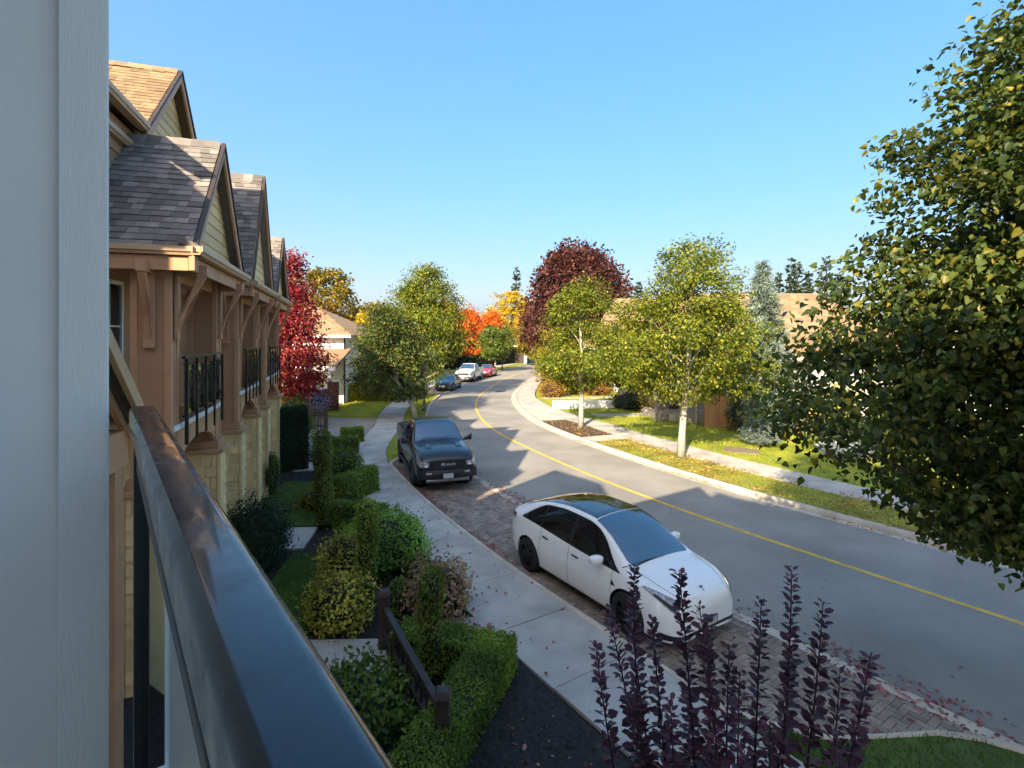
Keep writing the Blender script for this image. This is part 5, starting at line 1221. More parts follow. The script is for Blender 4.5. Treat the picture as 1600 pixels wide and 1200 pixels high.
def tree(name, label, base, top, z0, R, nclump, per, lsize, lm, bark, tr, prof='ovoid', seed=1, shape='diamond', clump=0.42, group='street trees', forks=14, lean=(0, 0), singles=0, cat='tree', inner=0.30, mult=None):
    r = np.random.default_rng(seed); pf = PROFILE[prof]; bx, by, bz = base
    root = thing(name, label, cat, base, group=group)
    # clump centres fill the crown, denser towards the outside
    C = []
    ph = r.uniform(0, 6.28, 6)
    while len(C) < nclump:
        t = r.uniform(0, 1); p = float(pf(np.array(t)))
        if r.uniform() > p: continue
        a = r.uniform(0, 6.283); wob = 1 + 0.16 * math.sin(3 * a + ph[0] + 3 * t) + 0.11 * math.sin(5 * a + ph[1] + 6 * t) + 0.09 * math.sin(2 * a + ph[2] - 9 * t)
        rad = R * p * wob * (r.uniform(inner ** 2.4, 1) ** (1 / 2.4))
        C.append((bx + lean[0] * (.6 + .4 * t) + rad * math.cos(a), by + lean[1] * (.6 + .4 * t) + rad * math.sin(a), z0 + (top - z0) * t + r.normal() * 0.12, rad / max(R * p, .1)))
    C = np.array(C)
    n = r.poisson(per, nclump); idx = np.repeat(np.arange(nclump), n)
    sg = clump * r.uniform(0.6, 1.35, nclump)
    G = r.normal(size=(len(idx), 3)); gl_ = np.linalg.norm(G, axis=1)[:, None]; G = G / gl_ * np.minimum(gl_, 1.9 + 0.25 * r.uniform(size=gl_.shape)) * np.array([1, 1, 0.62]) * sg[idx][:, None]
    L = C[idx, :3] + G
    L = L[L[:, 2] > z0 - 0.35 * clump]
    out_ = L - np.array([bx, by, (z0 + top) / 2]); out_ /= np.linalg.norm(out_, axis=1)[:, None] + 1e-6
    sizes = lsize * r.uniform(0.65, 1.25, len(L))
    if singles:
        # the leaves that show largest are pieces of their own
        inview = (np.abs(L[:, 0] / L[:, 1]) < 0.96) & (L[:, 1] > 0.5) & (np.abs((L[:, 2] - 5) / L[:, 1] + 0.04) < 0.66)
        order = np.argsort(np.where(inview, np.linalg.norm(L - np.array([0, 0, 5]), axis=1), 1e9))[:singles]
        V, F = LEAF_T[shape]; me = bpy.data.meshes.new('leaf'); me.from_pydata([tuple(v) for v in V], [], [tuple(f) for f in F]); me.materials.append(lm)
        X, D, N = frames(len(order), np.array((0, 0, 0.9)), r, np.array((-.3, -.3, -0.9)))
        crown_keep = np.ones(len(L), bool); crown_keep[order] = False
        for q, i in enumerate(order):
            o = bpy.data.objects.new('leaf', me); COL.objects.link(o); o.parent = root
            M4 = Matrix(((X[q][0], D[q][0], N[q][0], L[i][0] - bx), (X[q][1], D[q][1], N[q][1], L[i][1] - by), (X[q][2], D[q][2], N[q][2], L[i][2] - bz), (0, 0, 0, 1))) @ Matrix.Scale(float(sizes[i]), 4)
            o.matrix_basis = M4
        L = L[crown_keep]; out_ = out_[crown_keep]; sizes = sizes[crown_keep]
    cr = leaf_mesh('crown', L, sizes, shape, lm, root, bias=out_ * 0.5 + np.array([0, 0, 0.75]), r=r, dirb=out_ * 0.4 + np.array([0, 0, -0.55])); cr['kind'] = 'stuff'
    # trunk and limbs
    b = MB(); zt = z0 + (top - z0) * 0.82; pts = []; rad = []
    for k in range(9):
        f = k / 8; z = bz + (zt - bz) * f; w = 0.10 * math.sin(f * 5 + seed) * f; tt = (.6 + .4 * max(0, (z - z0) / (top - z0))) * min(1, (z - bz) / (z0 - bz + 1.2)) ** 1.5
        pts.append((bx + w + lean[0] * tt, by + w * .6 + lean[1] * tt, z)); rad.append(tr * (1.25 if k == 0 else 1) * (1 - 0.8 * f ** 1.1))
    b.tube(pts, rad, 10); tk = b.build('trunk', bark, root)
    P = np.array(pts)
    for k in range(forks):
        i = r.integers(nclump); c = Vector(C[i, :3]); hd = math.hypot(c.x - bx, c.y - by)
        zs = min(max(c.z - hd * r.uniform(0.5, 0.95), bz + (z0 - bz) * 0.82), zt - 0.2); a = Vector((np.interp(zs, P[:, 2], P[:, 0]), np.interp(zs, P[:, 2], P[:, 1]), zs))
        m1 = a.lerp(c, 0.45) + Vector((r.normal() * .08, r.normal() * .08, 0.12 * hd)); rr = tr * 0.5 * (1 - 0.6 * (zs - bz) / (zt - bz))
        bb = MB(); bb.tube([a, a.lerp(m1, .5) + Vector((0, 0, .03)), m1, m1.lerp(c, .55), c], [rr, rr * .8, rr * .6, rr * .38, rr * .12], 6); bb.build('branch', bark, tk)
    return root

def conifer(name, label, base, h_, R, levels, nb, lm, seed, nsize=0.16, per=26, group='conifers', bark=None, droop=0.25, shape='needle', power=0.85, z0=0.3):
    r = np.random.default_rng(seed); bx, by, bz = base
    root = thing(name, label, 'tree', base, group=group)
    b = MB(); b.tube([(bx, by, bz), (bx, by, bz + h_ * 0.6), (bx, by, bz + h_)], [0.028 * h_ * 0.6, 0.012 * h_, 0.002 * h_], 8); tk = b.build('trunk', bark or MT['bark'], root)
    L = []; Dv = []; bm = MB()
    for i in range(levels):
        t = (i + r.uniform(0, .6)) / levels; z = bz + z0 + (h_ - z0) * t; rad = R * (1 - t) ** power + 0.02 * R
        for k in range(max(4, int(nb * (1 - 0.6 * t)))):
            a = r.uniform(0, 6.283); ln = rad * r.uniform(0.7, 1.12); d = np.array([math.cos(a), math.sin(a), 0.18 - droop * (1 - t)])
            p0 = np.array([bx, by, z]); up = np.array([0, 0, 0.18 * ln])
            m = max(3, int(per * ln / max(R, .01)) + 3); f = r.uniform(0.08, 1, m) ** 0.8
            pos = p0 + d * ln * f[:, None] + up * (f ** 2)[:, None] + r.normal(size=(m, 3)) * 0.045 * R * np.array([1, 1, .5])
            L.append(pos); side = np.cross(d, [0, 0, 1]); sgn = r.choice([-1, 1], m)[:, None]
            Dv.append(d * 0.9 + side * sgn * r.uniform(0.2, 1.0, (m, 1)) + np.array([0, 0, -0.15]))
            if k % 3 == 0 and i % 2 == 0: bm.tube([p0, p0 + d * ln * .5 + up * .25, p0 + d * ln * .95 + up], [0.012 * R + .006, 0.008 * R + .004, 0.003], 4, cap=False)
    bm.build('branches', bark or MT['bark'], tk)['kind'] = 'stuff'
    L = np.concatenate(L); Dv = np.concatenate(Dv)
    cr = leaf_mesh('crown', L, nsize * r.uniform(.7, 1.3, len(L)), shape, lm, root, bias=(0, 0, 1.2), r=r, dirb=Dv * 1.6); cr['kind'] = 'stuff'
    return root

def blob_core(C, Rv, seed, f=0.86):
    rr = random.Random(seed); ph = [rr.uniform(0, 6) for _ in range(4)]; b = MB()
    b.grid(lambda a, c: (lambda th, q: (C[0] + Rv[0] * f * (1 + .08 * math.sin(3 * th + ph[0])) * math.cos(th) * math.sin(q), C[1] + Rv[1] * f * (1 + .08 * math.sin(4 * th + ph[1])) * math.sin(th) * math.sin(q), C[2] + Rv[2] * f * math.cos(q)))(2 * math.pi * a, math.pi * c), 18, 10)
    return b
def shrub(name, label, x, y, rx, ry, h_, n, lsize, lm, seed, shape='oval', group='garden shrubs', z=0.1, core=True, loose=0.16, squar=1.0):
    """rounded shrub: a skin of leaves round a dark solid core"""
    r = np.random.default_rng(seed); root = thing(name, label, 'shrub', (x, y, z), group=group)
    Cc = np.array([x, y, z + h_ * 0.46]); Rv = np.array([rx, ry, h_ * 0.54])
    d = r.normal(size=(n, 3)); d /= np.linalg.norm(d, axis=1)[:, None]
    if squar != 1.0: d = np.sign(d) * np.abs(d) ** squar; d /= np.linalg.norm(d, axis=1)[:, None] ** 0.75
    ph = r.uniform(0, 6, 4); az = np.arctan2(d[:, 1], d[:, 0])
    lump = 1 + 0.07 * np.sin(3 * az + ph[0] + 2 * d[:, 2]) + 0.06 * np.sin(6 * az + ph[1] + 5 * d[:, 2]) + 0.04 * np.sin(11 * az + ph[2])
    rad = (0.90 + loose * np.abs(r.normal(size=n)) * 0.8 - 0.06 * r.uniform(size=n)) * lump
    L = Cc + d * Rv * rad[:, None]; k = L[:, 2] > z; L = L[k]; d = d[k]
    cr = leaf_mesh('foliage', L, lsize * r.uniform(.6, 1.3, len(L)), shape, lm, root, bias=d * 1.1 + np.array([0, 0, .4]), r=r, dirb=d * 0.5 + np.array([0, 0, 0.3])); cr['kind'] = 'stuff'
    if core: blob_core(Cc, Rv, seed).build('dark_core', MT['core'], root)
    else:
        for q in range(9):
            a = 6.283 * q / 9; b = MB(); b.tube([(x, y, z), (x + rx * .4 * math.cos(a), y + ry * .4 * math.sin(a), z + h_ * .5), (x + rx * .8 * math.cos(a), y + ry * .8 * math.sin(a), z + h_ * .8)], [.012, .009, .004], 5); b.build('stem', MT['bark'], root)
    return root
def box_hedge(name, label, pts, h_, w, n_m2, lsize, lm, seed, z=0.1, group='clipped hedges', cm=None):
    """clipped hedge along a line of points"""
    r = np.random.default_rng(seed); root = thing(name, label, 'hedge', (pts[0][0], pts[0][1], z), group=group); Ls = []; Ns = []; core = MB()
    for (p, q) in zip(pts[:-1], pts[1:]):
        p = np.array(p, float); q = np.array(q, float); d = q - p; Ln = np.linalg.norm(d); d /= Ln; s_ = np.array([-d[1], d[0]])
        a = p - d * w / 2; Lt = Ln + w
        def put(n, fn, nr):
            u = r.uniform(0, 1, n); v = r.uniform(0, 1, n); P_ = fn(u, v); P_ = P_ + r.normal(size=(n, 3)) * 0.022; Ls.append(P_); Ns.append(np.tile(nr, (n, 1)))
        mk = lambda x_, y_, zz: np.stack([a[0] + d[0] * x_ + s_[0] * y_, a[1] + d[1] * x_ + s_[1] * y_, zz + 0 * x_], 1)
        wav = lambda u, v: h_ + 0.03 * np.sin(u * Lt * 4 + seed) + 0.02 * np.sin(v * w * 9)
        put(int(n_m2 * Lt * w), lambda u, v: mk(u * Lt, (v - .5) * w, z + wav(u, v)), (0, 0, 1))
        for sg in (-1, 1):
            put(int(n_m2 * Lt * h_), lambda u, v: mk(u * Lt, sg * w / 2 * (1 - .06 * v), z + v * h_), (s_[0] * sg, s_[1] * sg, 0.2))
            put(int(n_m2 * w * h_), lambda u, v: mk((0 if sg < 0 else Lt) + 0 * u, (u - .5) * w, z + v * h_), (d[0] * sg, d[1] * sg, 0.2))
        e = 0.025; x0, x1, y0, y1 = e, Lt - e, -w / 2 + e, w / 2 - e
        c4 = [mk(np.array([x_]), np.array([y_]), np.array([0.]))[0] for x_, y_ in ((x0, y0), (x1, y0), (x1, y1), (x0, y1))]
        core.hexa([(c[0], c[1], z) for c in c4] + [(c[0], c[1], z + h_ - 0.03) for c in c4])
    L = np.concatenate(Ls); N_ = np.concatenate(Ns)
    cr = leaf_mesh('foliage', L, lsize * r.uniform(.6, 1.3, len(L)), 'oval', lm, root, bias=N_ * 1.3, r=r, dirb=N_ * .5 + np.array([0, 0, .4])); cr['kind'] = 'stuff'
    core.build('dark_core', MT['core'], root)
    return root
def column_shrub(label, x, y, rad, h_, seed):
    r = np.random.default_rng(seed); z = 0.1; n = int(3600 * h_ * rad / 0.3); root = thing('column_shrub', label, 'shrub', (x, y, z), group='column shrubs')
    a = r.uniform(0, 6.283, n); t = r.uniform(0, 1, n) ** 0.95; ph = r.uniform(0, 6, 3)
    prof_ = np.minimum(1, (t / 0.08) ** .5 * .25 + .75) * np.clip((1.0 - t) / 0.06, 0, 1) ** .35 * (1 + .07 * np.sin(t * 14 + ph[0]) + .05 * np.sin(a * 3 + t * 9))
    R_ = rad * prof_ * (1 + 0.10 * r.normal(size=n)); L = np.stack([x + R_ * np.cos(a) + .02 * np.sin(t * 5 + ph[1]), y + R_ * np.sin(a), z + 0.12 + t * (h_ - .12)], 1); d = np.stack([np.cos(a), np.sin(a), 0 * a], 1)
    cr = leaf_mesh('foliage', L, 0.042 * r.uniform(.6, 1.4, n), 'oval', MT['column_green'], root, bias=d, r=r, dirb=np.array([0, 0, 0.9]) + d * .4); cr['kind'] = 'stuff'
    b = MB(); b.tube([(x, y, z), (x, y, z + .15), (x, y, z + h_ * .5), (x, y, z + h_ * .94)], [.04, rad * .8, rad * .86, rad * .7], 12); b.build('stem', MT['core'], root)  # thick dark filler for the shaded inside of the column

# --- big dark street tree beside the camera
tree('street_tree', 'large dark leafy tree filling the right edge of the view', (6.8, 6.25, 0.1), 9.0, 2.3, 2.72, 520, 135, 0.088, MT['linden_shaded'], MT['bark'], 0.15, 'ovoid', 21, 'heart', 0.33, forks=70, singles=300, inner=0.22)
# --- street trees down the road
tree('street_tree', 'dark shaded tree by the lamp post on the left verge', (-5.8, 31.9, 0.1), 6.9, 1.2, 2.6, 220, 120, 0.15, MT['linden_shaded'], MT['bark_pale'], 0.13, 'ovoid', 31, clump=0.36, forks=14, lean=(-1.9, 0.2), inner=0.4)
tree('street_tree', 'tall sunlit yellow green tree behind the dark lamp post tree', (-7.0, 42.5, 0.1), 10.4, 2.9, 3.9, 230, 135, 0.18, MT['linden_lit'], MT['bark_pale'], 0.15, 'ovoid', 63, clump=0.5, forks=14, inner=0.4)
tree('street_tree', 'pale trunked tree in the brown mulch bed across the street', (3.72, 28.6, 0.12), 8.35, 2.2, 2.5, 150, 160, 0.13, MT['linden_lit'], MT['bark_pale'], 0.14, 'ovoid', 44, clump=0.33, forks=26, inner=0.4)
tree('street_tree', 'pale trunked tree on the leaf strewn verge, in front of the cedar fence', (6.85, 21.55, 0.12), 8.8, 2.4, 3.35, 220, 190, 0.12, MT['linden_lit'], MT['bark_pale'], 0.15, 'ovoid', 52, clump=0.34, forks=30, inner=0.4, lean=(0.5, 0))
tree('street_tree', 'small round green tree far along on the left kerb', (-2.35, 74.0, 0.1), 6.3, 1.9, 2.3, 150, 40, 0.3, MT['leaf_green'], MT['bark_pale'], 0.13, 'round', 64, clump=0.4, forks=8)
tree('garden_tree', 'small dense olive tree on the lawn left of the mulch bed tree', (3.9, 43.5, 0.1), 5.6, 0.9, 1.9, 190, 46, 0.2, MT['leaf_olive'], MT['bark'], 0.1, 'round', 65, clump=0.34, forks=8, group='garden trees')
tree('garden_tree', 'small tree in front of the cedar fence gate with thin grey trunk', (10.2, 29.3, 0.1), 5.4, 1.9, 1.7, 170, 46, 0.15, MT['linden_lit'], MT['bark_pale'], 0.08, 'round', 66, clump=0.34, forks=8, group='garden trees')
tree('garden_tree', 'olive green tree crowding the gap between the two pale street trees', (8.3, 37.2, 0.1), 6.3, 1.4, 2.2, 210, 46, 0.2, MT['linden_yellow'], MT['bark'], 0.12, 'ovoid', 67, clump=0.4, forks=8, group='garden trees')
tree('garden_tree', 'dark bushy tree left of the stone house beside the bend', (6.2, 50.5, 0.1), 6.0, 0.6, 2.4, 200, 46, 0.25, MT['leaf_olive'], MT['bark'], 0.12, 'round', 68, clump=0.45, forks=6, group='garden trees')
tree('red_maple', 'crimson maple beside the farthest townhouse bay', (-12.55, 30.0, 0.1), 9.8, 1.3, 1.95, 330, 52, 0.18, MT['maple_red'], MT['bark'], 0.14, 'ovoid', 71, clump=0.36, forks=18, group='autumn maples', cat='tree')
tree('purple_maple', 'huge dark purple maple behind the bend in the road', (7.3, 60, 0.1), 14.9, 2.2, 6.9, 800, 46, 0.42, MT['maple_purple'], MT['bark'], 0.32, 'spread', 72, clump=0.75, forks=12, group='autumn maples')
for i, (x, y, t, R_, m, lb) in enumerate(((-6.9, 86, 9.3, 3.2, 'maple_orange', 'bright orange maple left of centre at the end of the street'), (-3.6, 93, 9.3, 2.8, 'maple_orange', 'smaller orange maple between the brightest one and the gold tree'),
        (-9.8, 82, 10.2, 2.9, 'maple_orange', 'orange maple partly behind the left street trees'), (0.0, 99, 13.2, 4.6, 'leaf_gold', 'tall gold tree left of the purple maple'),
        (3.9, 88, 8.5, 2.6, 'leaf_olive', 'brown olive tree below the gold tree by the road'), (-20.5, 57, 12.0, 3.6, 'leaf_olive', 'tall orange green tree behind the crimson maple'),
        (-13.5, 56, 7.6, 3.1, 'leaf_gold', 'golden tree behind the white house roof'), (-17.5, 66, 8.8, 3.4, 'leaf_olive', 'olive tree on the skyline behind the white house'), (-11.4, 68, 9.0, 3.4, 'leaf_green', 'green tree on the skyline behind the left street tree'))):
    tree('autumn_tree', lb, (x, y, 0.1), t, 1.4, R_, 230, 42, 0.40, MT[m], MT['bark'], 0.16, 'ovoid' if i < 3 else 'round', 80 + i, clump=0.5, forks=6, group='autumn trees')
# --- conifers
conifer('blue_spruce', 'tall grey green spruce in front of the tan roof', (13.4, 28.4, 0.1), 8.9, 1.95, 56, 22, MT['spruce_mid'], 91, 0.27, 66)
conifer('dwarf_blue_spruce', 'low spreading silver blue spruce on the lawn', (11.05, 23.6, 0.1), 1.25, 1.0, 16, 22, MT['blue_spruce'], 92, 0.10, 40, droop=0.05, power=0.6, z0=0.1)
for i, (px, Y, yt) in enumerate(((1217, 88, 424), (1236, 86, 404), (1246, 90, 408), (1263, 92, 424), (1291, 86, 400), (1309, 90, 428), (807, 112, 414), (973, 95, 436), (997, 95, 440))):
    lb = ['shortest dark conifer at the left of the far group', 'tall conifer second from left in the far group', 'tall dark conifer in the middle of the far group', 'lower conifer right of the group middle', 'tallest wide conifer at the right of the far group', 'conifer at the far right against the dark tree', 'lone tall conifer beside the purple maple', 'conifer tip just right of the purple maple', 'conifer tip above the tan roof by the centre tree'][i]
    X = (px - 800) / 830 * Y; hh_ = 5 + (525 - yt) / 830 * Y
    conifer('tall_conifer', lb, (X, Y, 0), hh_, 2.3 if i != 4 else 3.1, 26, 11, MT['spruce_dark'], 100 + i, 0.62, 13, group='far conifers', shape='diamond', droop=0.3, z0=1.5)

# --- front gardens, left
column_shrub('farthest slim column shrub by the garden path', -4.8, 13.5, 0.205, 2.5, 1)
column_shrub('middle slim column shrub beside the bright green bush', -2.62, 9.55, 0.17, 1.95, 2)
column_shrub('nearest slim column shrub behind the L shaped hedge', -1.15, 7.52, 0.155, 1.6, 3)
box_hedge('clipped_hedge', 'L shaped clipped hedge nearest the camera beside the pavement', [(-1.45, 7.95), (-0.28, 7.62), (-0.95, 5.6)], 0.52, 0.52, 3600, 0.035, MT['box_green'], 5)
box_hedge('clipped_hedge', 'clipped box hedge at the pavement edge beyond the bright green bush', [(-4.6, 13.75), (-3.5, 13.6)], 0.55, 0.5, 2200, 0.05, MT['box_green'], 6)
box_hedge('clipped_hedge', 'clipped hedge block angled along the pavement, third from the camera', [(-5.0, 15.6), (-4.6, 16.6)], 0.75, 0.6, 2000, 0.05, MT['box_green'], 7)
box_hedge('clipped_hedge', 'low clipped hedge by the lane, brownish topped', [(-7.4, 22.0), (-6.75, 22.3)], 0.65, 0.5, 1600, 0.06, MT['column_green'], 8)
box_hedge('clipped_hedge', 'farthest low clipped hedge beside the lane corner', [(-7.6, 24.4), (-7.15, 24.6)], 0.65, 0.45, 1600, 0.06, MT['box_green'], 9)
box_hedge('clipped_hedge', 'tall dark clipped hedge block against the beige columns', [(-8.55, 19.3), (-8.0, 19.6)], 2.25, 0.75, 1800, 0.05, MT['box_dark'], 10)
box_hedge('clipped_hedge', 'glowing yellow hedge behind the corner lawn', [(-11.6, 39.6), (-9.4, 40.2)], 1.25, 0.9, 900, 0.09, MT['hedge_yellow'], 12)
shrub('bright_bush', 'large bright green rounded bush along the pavement', -2.72, 11.35, 0.86, 0.95, 1.1, 7500, 0.055, MT['lime_green'], 13)
shrub('pink_shrub', 'pink and cream variegated shrub overhanging the pavement', -1.28, 9.3, 0.48, 0.5, 0.9, 2600, 0.07, MT['pink_var'], 14, loose=0.35)
shrub('ball_shrub', 'small round clipped ball shrub by the far gate post', -1.98, 9.4, 0.24, 0.26, 0.62, 1500, 0.035, MT['box_green'], 15, loose=0.08)
shrub('ball_shrub', 'small dark ball shrub between the bright bush and the pink shrub', -1.86, 10.75, 0.26, 0.28, 0.5, 1300, 0.035, MT['column_green'], 16, loose=0.08)
shrub('variegated_shrub', 'yellow variegated shrub next to the handrail, nearer of two', -2.92, 8.95, 0.48, 0.45, 0.85, 2600, 0.06, MT['variegated'], 17, loose=0.3)
shrub('variegated_shrub', 'yellow variegated shrub behind the middle column shrub', -3.35, 10.5, 0.40, 0.42, 0.95, 2300, 0.055, MT['variegated'], 18, loose=0.3)
shrub('laurel', 'dark glossy laurel at the bottom beside the gate', -1.95, 6.55, 0.55, 0.55, 0.72, 2800, 0.075, MT['leaf_green'], 19, loose=0.35)
shrub('laurel', 'dark laurel half hidden under the handrail', -2.3, 6.0, 0.55, 0.5, 0.7, 1800, 0.09, MT['box_dark'], 20, loose=0.3)
shrub('juniper', 'dusky green juniper beside the handrail and beige column', -5.45, 11.3, 0.58, 0.6, 1.3, 9000, 0.05, MT['box_dark'], 22, 'diamond', loose=0.3)
shrub('cone_shrub', 'small dark cone shrub against the beige column', -7.5, 16.4, 0.32, 0.32, 1.35, 2600, 0.05, MT['column_green'], 23, loose=0.06, squar=0.9)
shrub('mounded_shrub', 'mounded green shrub behind the farthest column shrub', -6.15, 19.0, 0.7, 0.7, 0.85, 2600, 0.07, MT['leaf_green'], 24)
shrub('silver_shrub', 'pale silver plant at the foot of the tall hedge', -8.0, 20.9, 0.36, 0.36, 0.75, 900, 0.09, MT['silver_plant'], 25, loose=0.35)
shrub('leafy_shrub', 'leafy shrub behind the tall dark hedge block', -9.3, 22.6, 0.8, 0.8, 1.9, 2200, 0.09, MT['leaf_green'], 26)
shrub('sprawling_plant', 'sprawling strappy plant on the mulch beside the garden lawn', -5.55, 15.2, 0.5, 0.5, 0.5, 700, 0.16, MT['leaf_olive'], 27, 'needle', loose=0.5)
for i, (x, y, r_, h_, m, lb) in enumerate(((-12.6, 34.0, 0.8, 1.3, 'lilac_flower', 'lilac flowering shrub beside the corner lawn'), (-12.0, 31.9, 0.55, 0.7, 'lilac_flower', 'lower lilac flowers at the lane edge'), (-13.6, 33.0, 1.0, 1.3, 'maple_purple', 'dark purple shrub below the brick wall'),
        (-13.4, 30.6, 0.8, 1.4, 'leaf_olive', 'tuft of pale ornamental grass by the arched gate'), (-11.9, 29.0, 0.9, 1.1, 'leaf_green', 'green shrub behind the arched gate'), (-8.4, 40.3, 0.5, 1.5, 'lilac_flower', 'lilac bush under the left street tree'),
        (-11.5, 27.6, 0.8, 1.6, 'leaf_green', 'green bush left of the arched gate'))):
    shrub('flowering_shrub', lb, x, y, r_, r_, h_, 1100, 0.12, MT[m], 130 + i, loose=0.4, group='border plants')
# --- gardens, right
for i, (x, y, r_, h_, m, lb) in enumerate(((3.2, 42.6, 0.9, 1.2, 'orange_shrub', 'low gold shrub at the left end of the right lawn'), (5.6, 45.0, 0.8, 2.0, 'hedge_yellow', 'yellow upright shrub near the stone house'), (6.9, 44.2, 1.0, 1.1, 'orange_shrub', 'russet low shrub before the stone house'),
        (7.6, 45.4, 0.7, 1.9, 'hedge_yellow', 'second yellow upright shrub near the stone house'), (8.0, 35.6, 1.2, 1.1, 'box_dark', 'dark spreading juniper right of the white wall'), (9.2, 34.6, 0.9, 1.4, 'leaf_olive', 'brownish shrub before the porch steps'),
        (15.6, 25.4, 1.0, 2.6, 'hedge_yellow', 'yellow green bush right of the spruce'), (13.4, 21.3, 0.7, 0.6, 'silver_plant', 'grey lavender clump at the lawn edge'), (14.2, 22.6, 1.2, 1.3, 'box_dark', 'dark rounded bush behind the big tree branches'),
        (12.0, 27.0, 0.8, 2.2, 'box_dark', 'dark shrub at the foot of the tall spruce'), (17.6, 22.5, 1.5, 2.2, 'linden_yellow', 'bright yellow green bush seen through the big tree'), (19.5, 25.5, 1.6, 2.6, 'hedge_yellow', 'large yellow bush far right behind the big tree'))):
    shrub('border_shrub', lb, x, y, r_, r_, h_, 1700, 0.11, MT[m], 150 + i, loose=0.35, group='border shrubs')

# --- purple smoke bush below the balcony
root = thing('smoke_bush', 'tall purple leaved bush rising in front of the white car', 'shrub', (1.35, 3.5, 0.1))
r = np.random.default_rng(5); SL = []; SD_ = []; SN = []; SZ = []
stems = [(0.85, 3.70, 3.40), (1.10, 3.50, 3.46), (1.25, 3.40, 3.20), (1.69, 3.60, 3.22), (1.79, 3.40, 3.50), (2.05, 3.50, 3.25), (2.23, 3.30, 3.02), (0.70, 3.90, 3.0), (0.60, 3.80, 2.8), (0.95, 3.60, 3.08), (1.35, 3.30, 3.08), (0.87, 3.95, 2.95), (2.13, 3.45, 2.82), (1.18, 3.35, 3.3),
         (1.5, 3.5, 2.8), (1.9, 3.6, 2.8), (1.0, 3.35, 2.7), (1.95, 3.2, 2.6), (0.8, 3.6, 2.55), (1.65, 3.4, 2.5), (1.2, 3.6, 2.6), (2.3, 3.5, 2.55), (1.4, 3.2, 2.5)]
for i, (x, y, zt) in enumerate(stems):
    x0, y0 = 1.4 + (x - 1.4) * 0.35, 3.5 + (y - 3.5) * 0.4
    a = np.array([x0, y0, 0.15]); c = np.array([x, y, zt]); m = a * .4 + c * .6 + np.array([(x - 1.4) * .22 + r.normal() * .1, (y - 3.5) * .3 + r.normal() * .1, 0])
    pt = lambda t: (1 - t) ** 2 * a + 2 * t * (1 - t) * m + t * t * c
    b = MB(); b.tube([pt(t) for t in np.linspace(0, 1, 9)], list(np.linspace(0.014, 0.003, 9)), 6); b.build('stem', MT['core_purple'], root)
    L = np.linalg.norm(c - a); t = 0.3; ang = r.uniform(0, 6)
    while t < 1.0:
        f = (t - .3) / .7; sz = (0.122 - 0.070 * f) * r.uniform(.6, 1.2); p = pt(t); ax = pt(min(t + .02, 1.01)) - pt(t - .02); ax /= np.linalg.norm(ax)
        for kk in range(2):
            d = np.array([math.cos(ang), math.sin(ang), 0]); d -= ax * d.dot(ax); d /= np.linalg.norm(d)
            dr_ = d * 1.0 + ax * (0.2 + .35 * f) + r.normal(size=3) * .2; SL.append(p + d * .012); SD_.append(dr_); SN.append(ax + r.normal(size=3) * .4); SZ.append(sz); ang += 2.4
        t += (0.027 - 0.012 * f) * r.uniform(0.9, 1.7) / L
SL = np.array(SL); SZ = np.array(SZ); D = np.array(SD_); D /= np.linalg.norm(D, axis=1)[:, None]; N = np.array(SN); N -= D * (N * D).sum(1)[:, None]; N /= np.linalg.norm(N, axis=1)[:, None]; X = np.cross(D, N)
order = np.argsort(-SL[:, 2]); V, F = LEAF_T['oval']; V = V * np.array([1.05, 1, 1.6])
me = bpy.data.meshes.new('leaf'); me.from_pydata([tuple(v) for v in V], [], [tuple(f) for f in F]); me.materials.append(MT['smoke_purple'])
for i in order[:300]:
    o = bpy.data.objects.new('leaf', me); COL.objects.link(o); o.parent = root
    o.matrix_basis = Matrix.Translation((-1.35, -3.5, -0.1)) @ Matrix(((X[i][0], D[i][0], N[i][0], SL[i][0]), (X[i][1], D[i][1], N[i][1], SL[i][1]), (X[i][2], D[i][2], N[i][2], SL[i][2]), (0, 0, 0, 1))) @ Matrix.Scale(float(SZ[i]), 4)
q = order[300:]; k = len(V)
W = (V[None, :, 0:1] * X[q][:, None, :] + V[None, :, 1:2] * D[q][:, None, :] + V[None, :, 2:3] * N[q][:, None, :]) * SZ[q][:, None, None] + SL[q][:, None, :]
o = np_mesh('foliage', W.reshape(-1, 3), (F[None] + (np.arange(len(q)) * k)[:, None, None]).reshape(-1, F.shape[1]), MT['smoke_purple'], root); o['kind'] = 'stuff'

# --- grass, fallen leaves
def scatter_ribbon(n, s0, s1, oa, ob, z, r):
    s = r.uniform(s0, s1, n); a = np.array([oa(v) if callable(oa) else oa for v in s]); b_ = np.array([ob(v) if callable(ob) else ob for v in s])
    x, y = sxy(s, a + (b_ - a) * r.uniform(0, 1, n)); return np.stack([x, y, np.full(n, z)], 1)
def scatter_poly(n, pts, z, r):
    P = np.array(pts); lo, hi = P.min(0), P.max(0); o_ = []
    c = r.uniform(lo, hi, (n * 3, 2)); ins = np.zeros(len(c), bool); j = len(P) - 1
    for i in range(len(P)):
        cond = ((P[i, 1] > c[:, 1]) != (P[j, 1] > c[:, 1])) & (c[:, 0] < (P[j, 0] - P[i, 0]) * (c[:, 1] - P[i, 1]) / (P[j, 1] - P[i, 1] + 1e-12) + P[i, 0]); ins ^= cond; j = i
    c = c[ins][:n]; return np.concatenate([c, np.full((len(c), 1), z)], 1)
r = np.random.default_rng(77)
def grass(name, label, C, size, m):
    o = leaf_mesh(name, C, size * r.uniform(.5, 1.3, len(C)), 'blade', m, None, bias=(0, 0, 0.0), r=r, dirb=np.array([0, 0, 1.6])); tag(o, label, 'grass', kind='stuff'); return o
s20, s45 = s_at(8.85, 9.25), s_at(-2.75, 44)
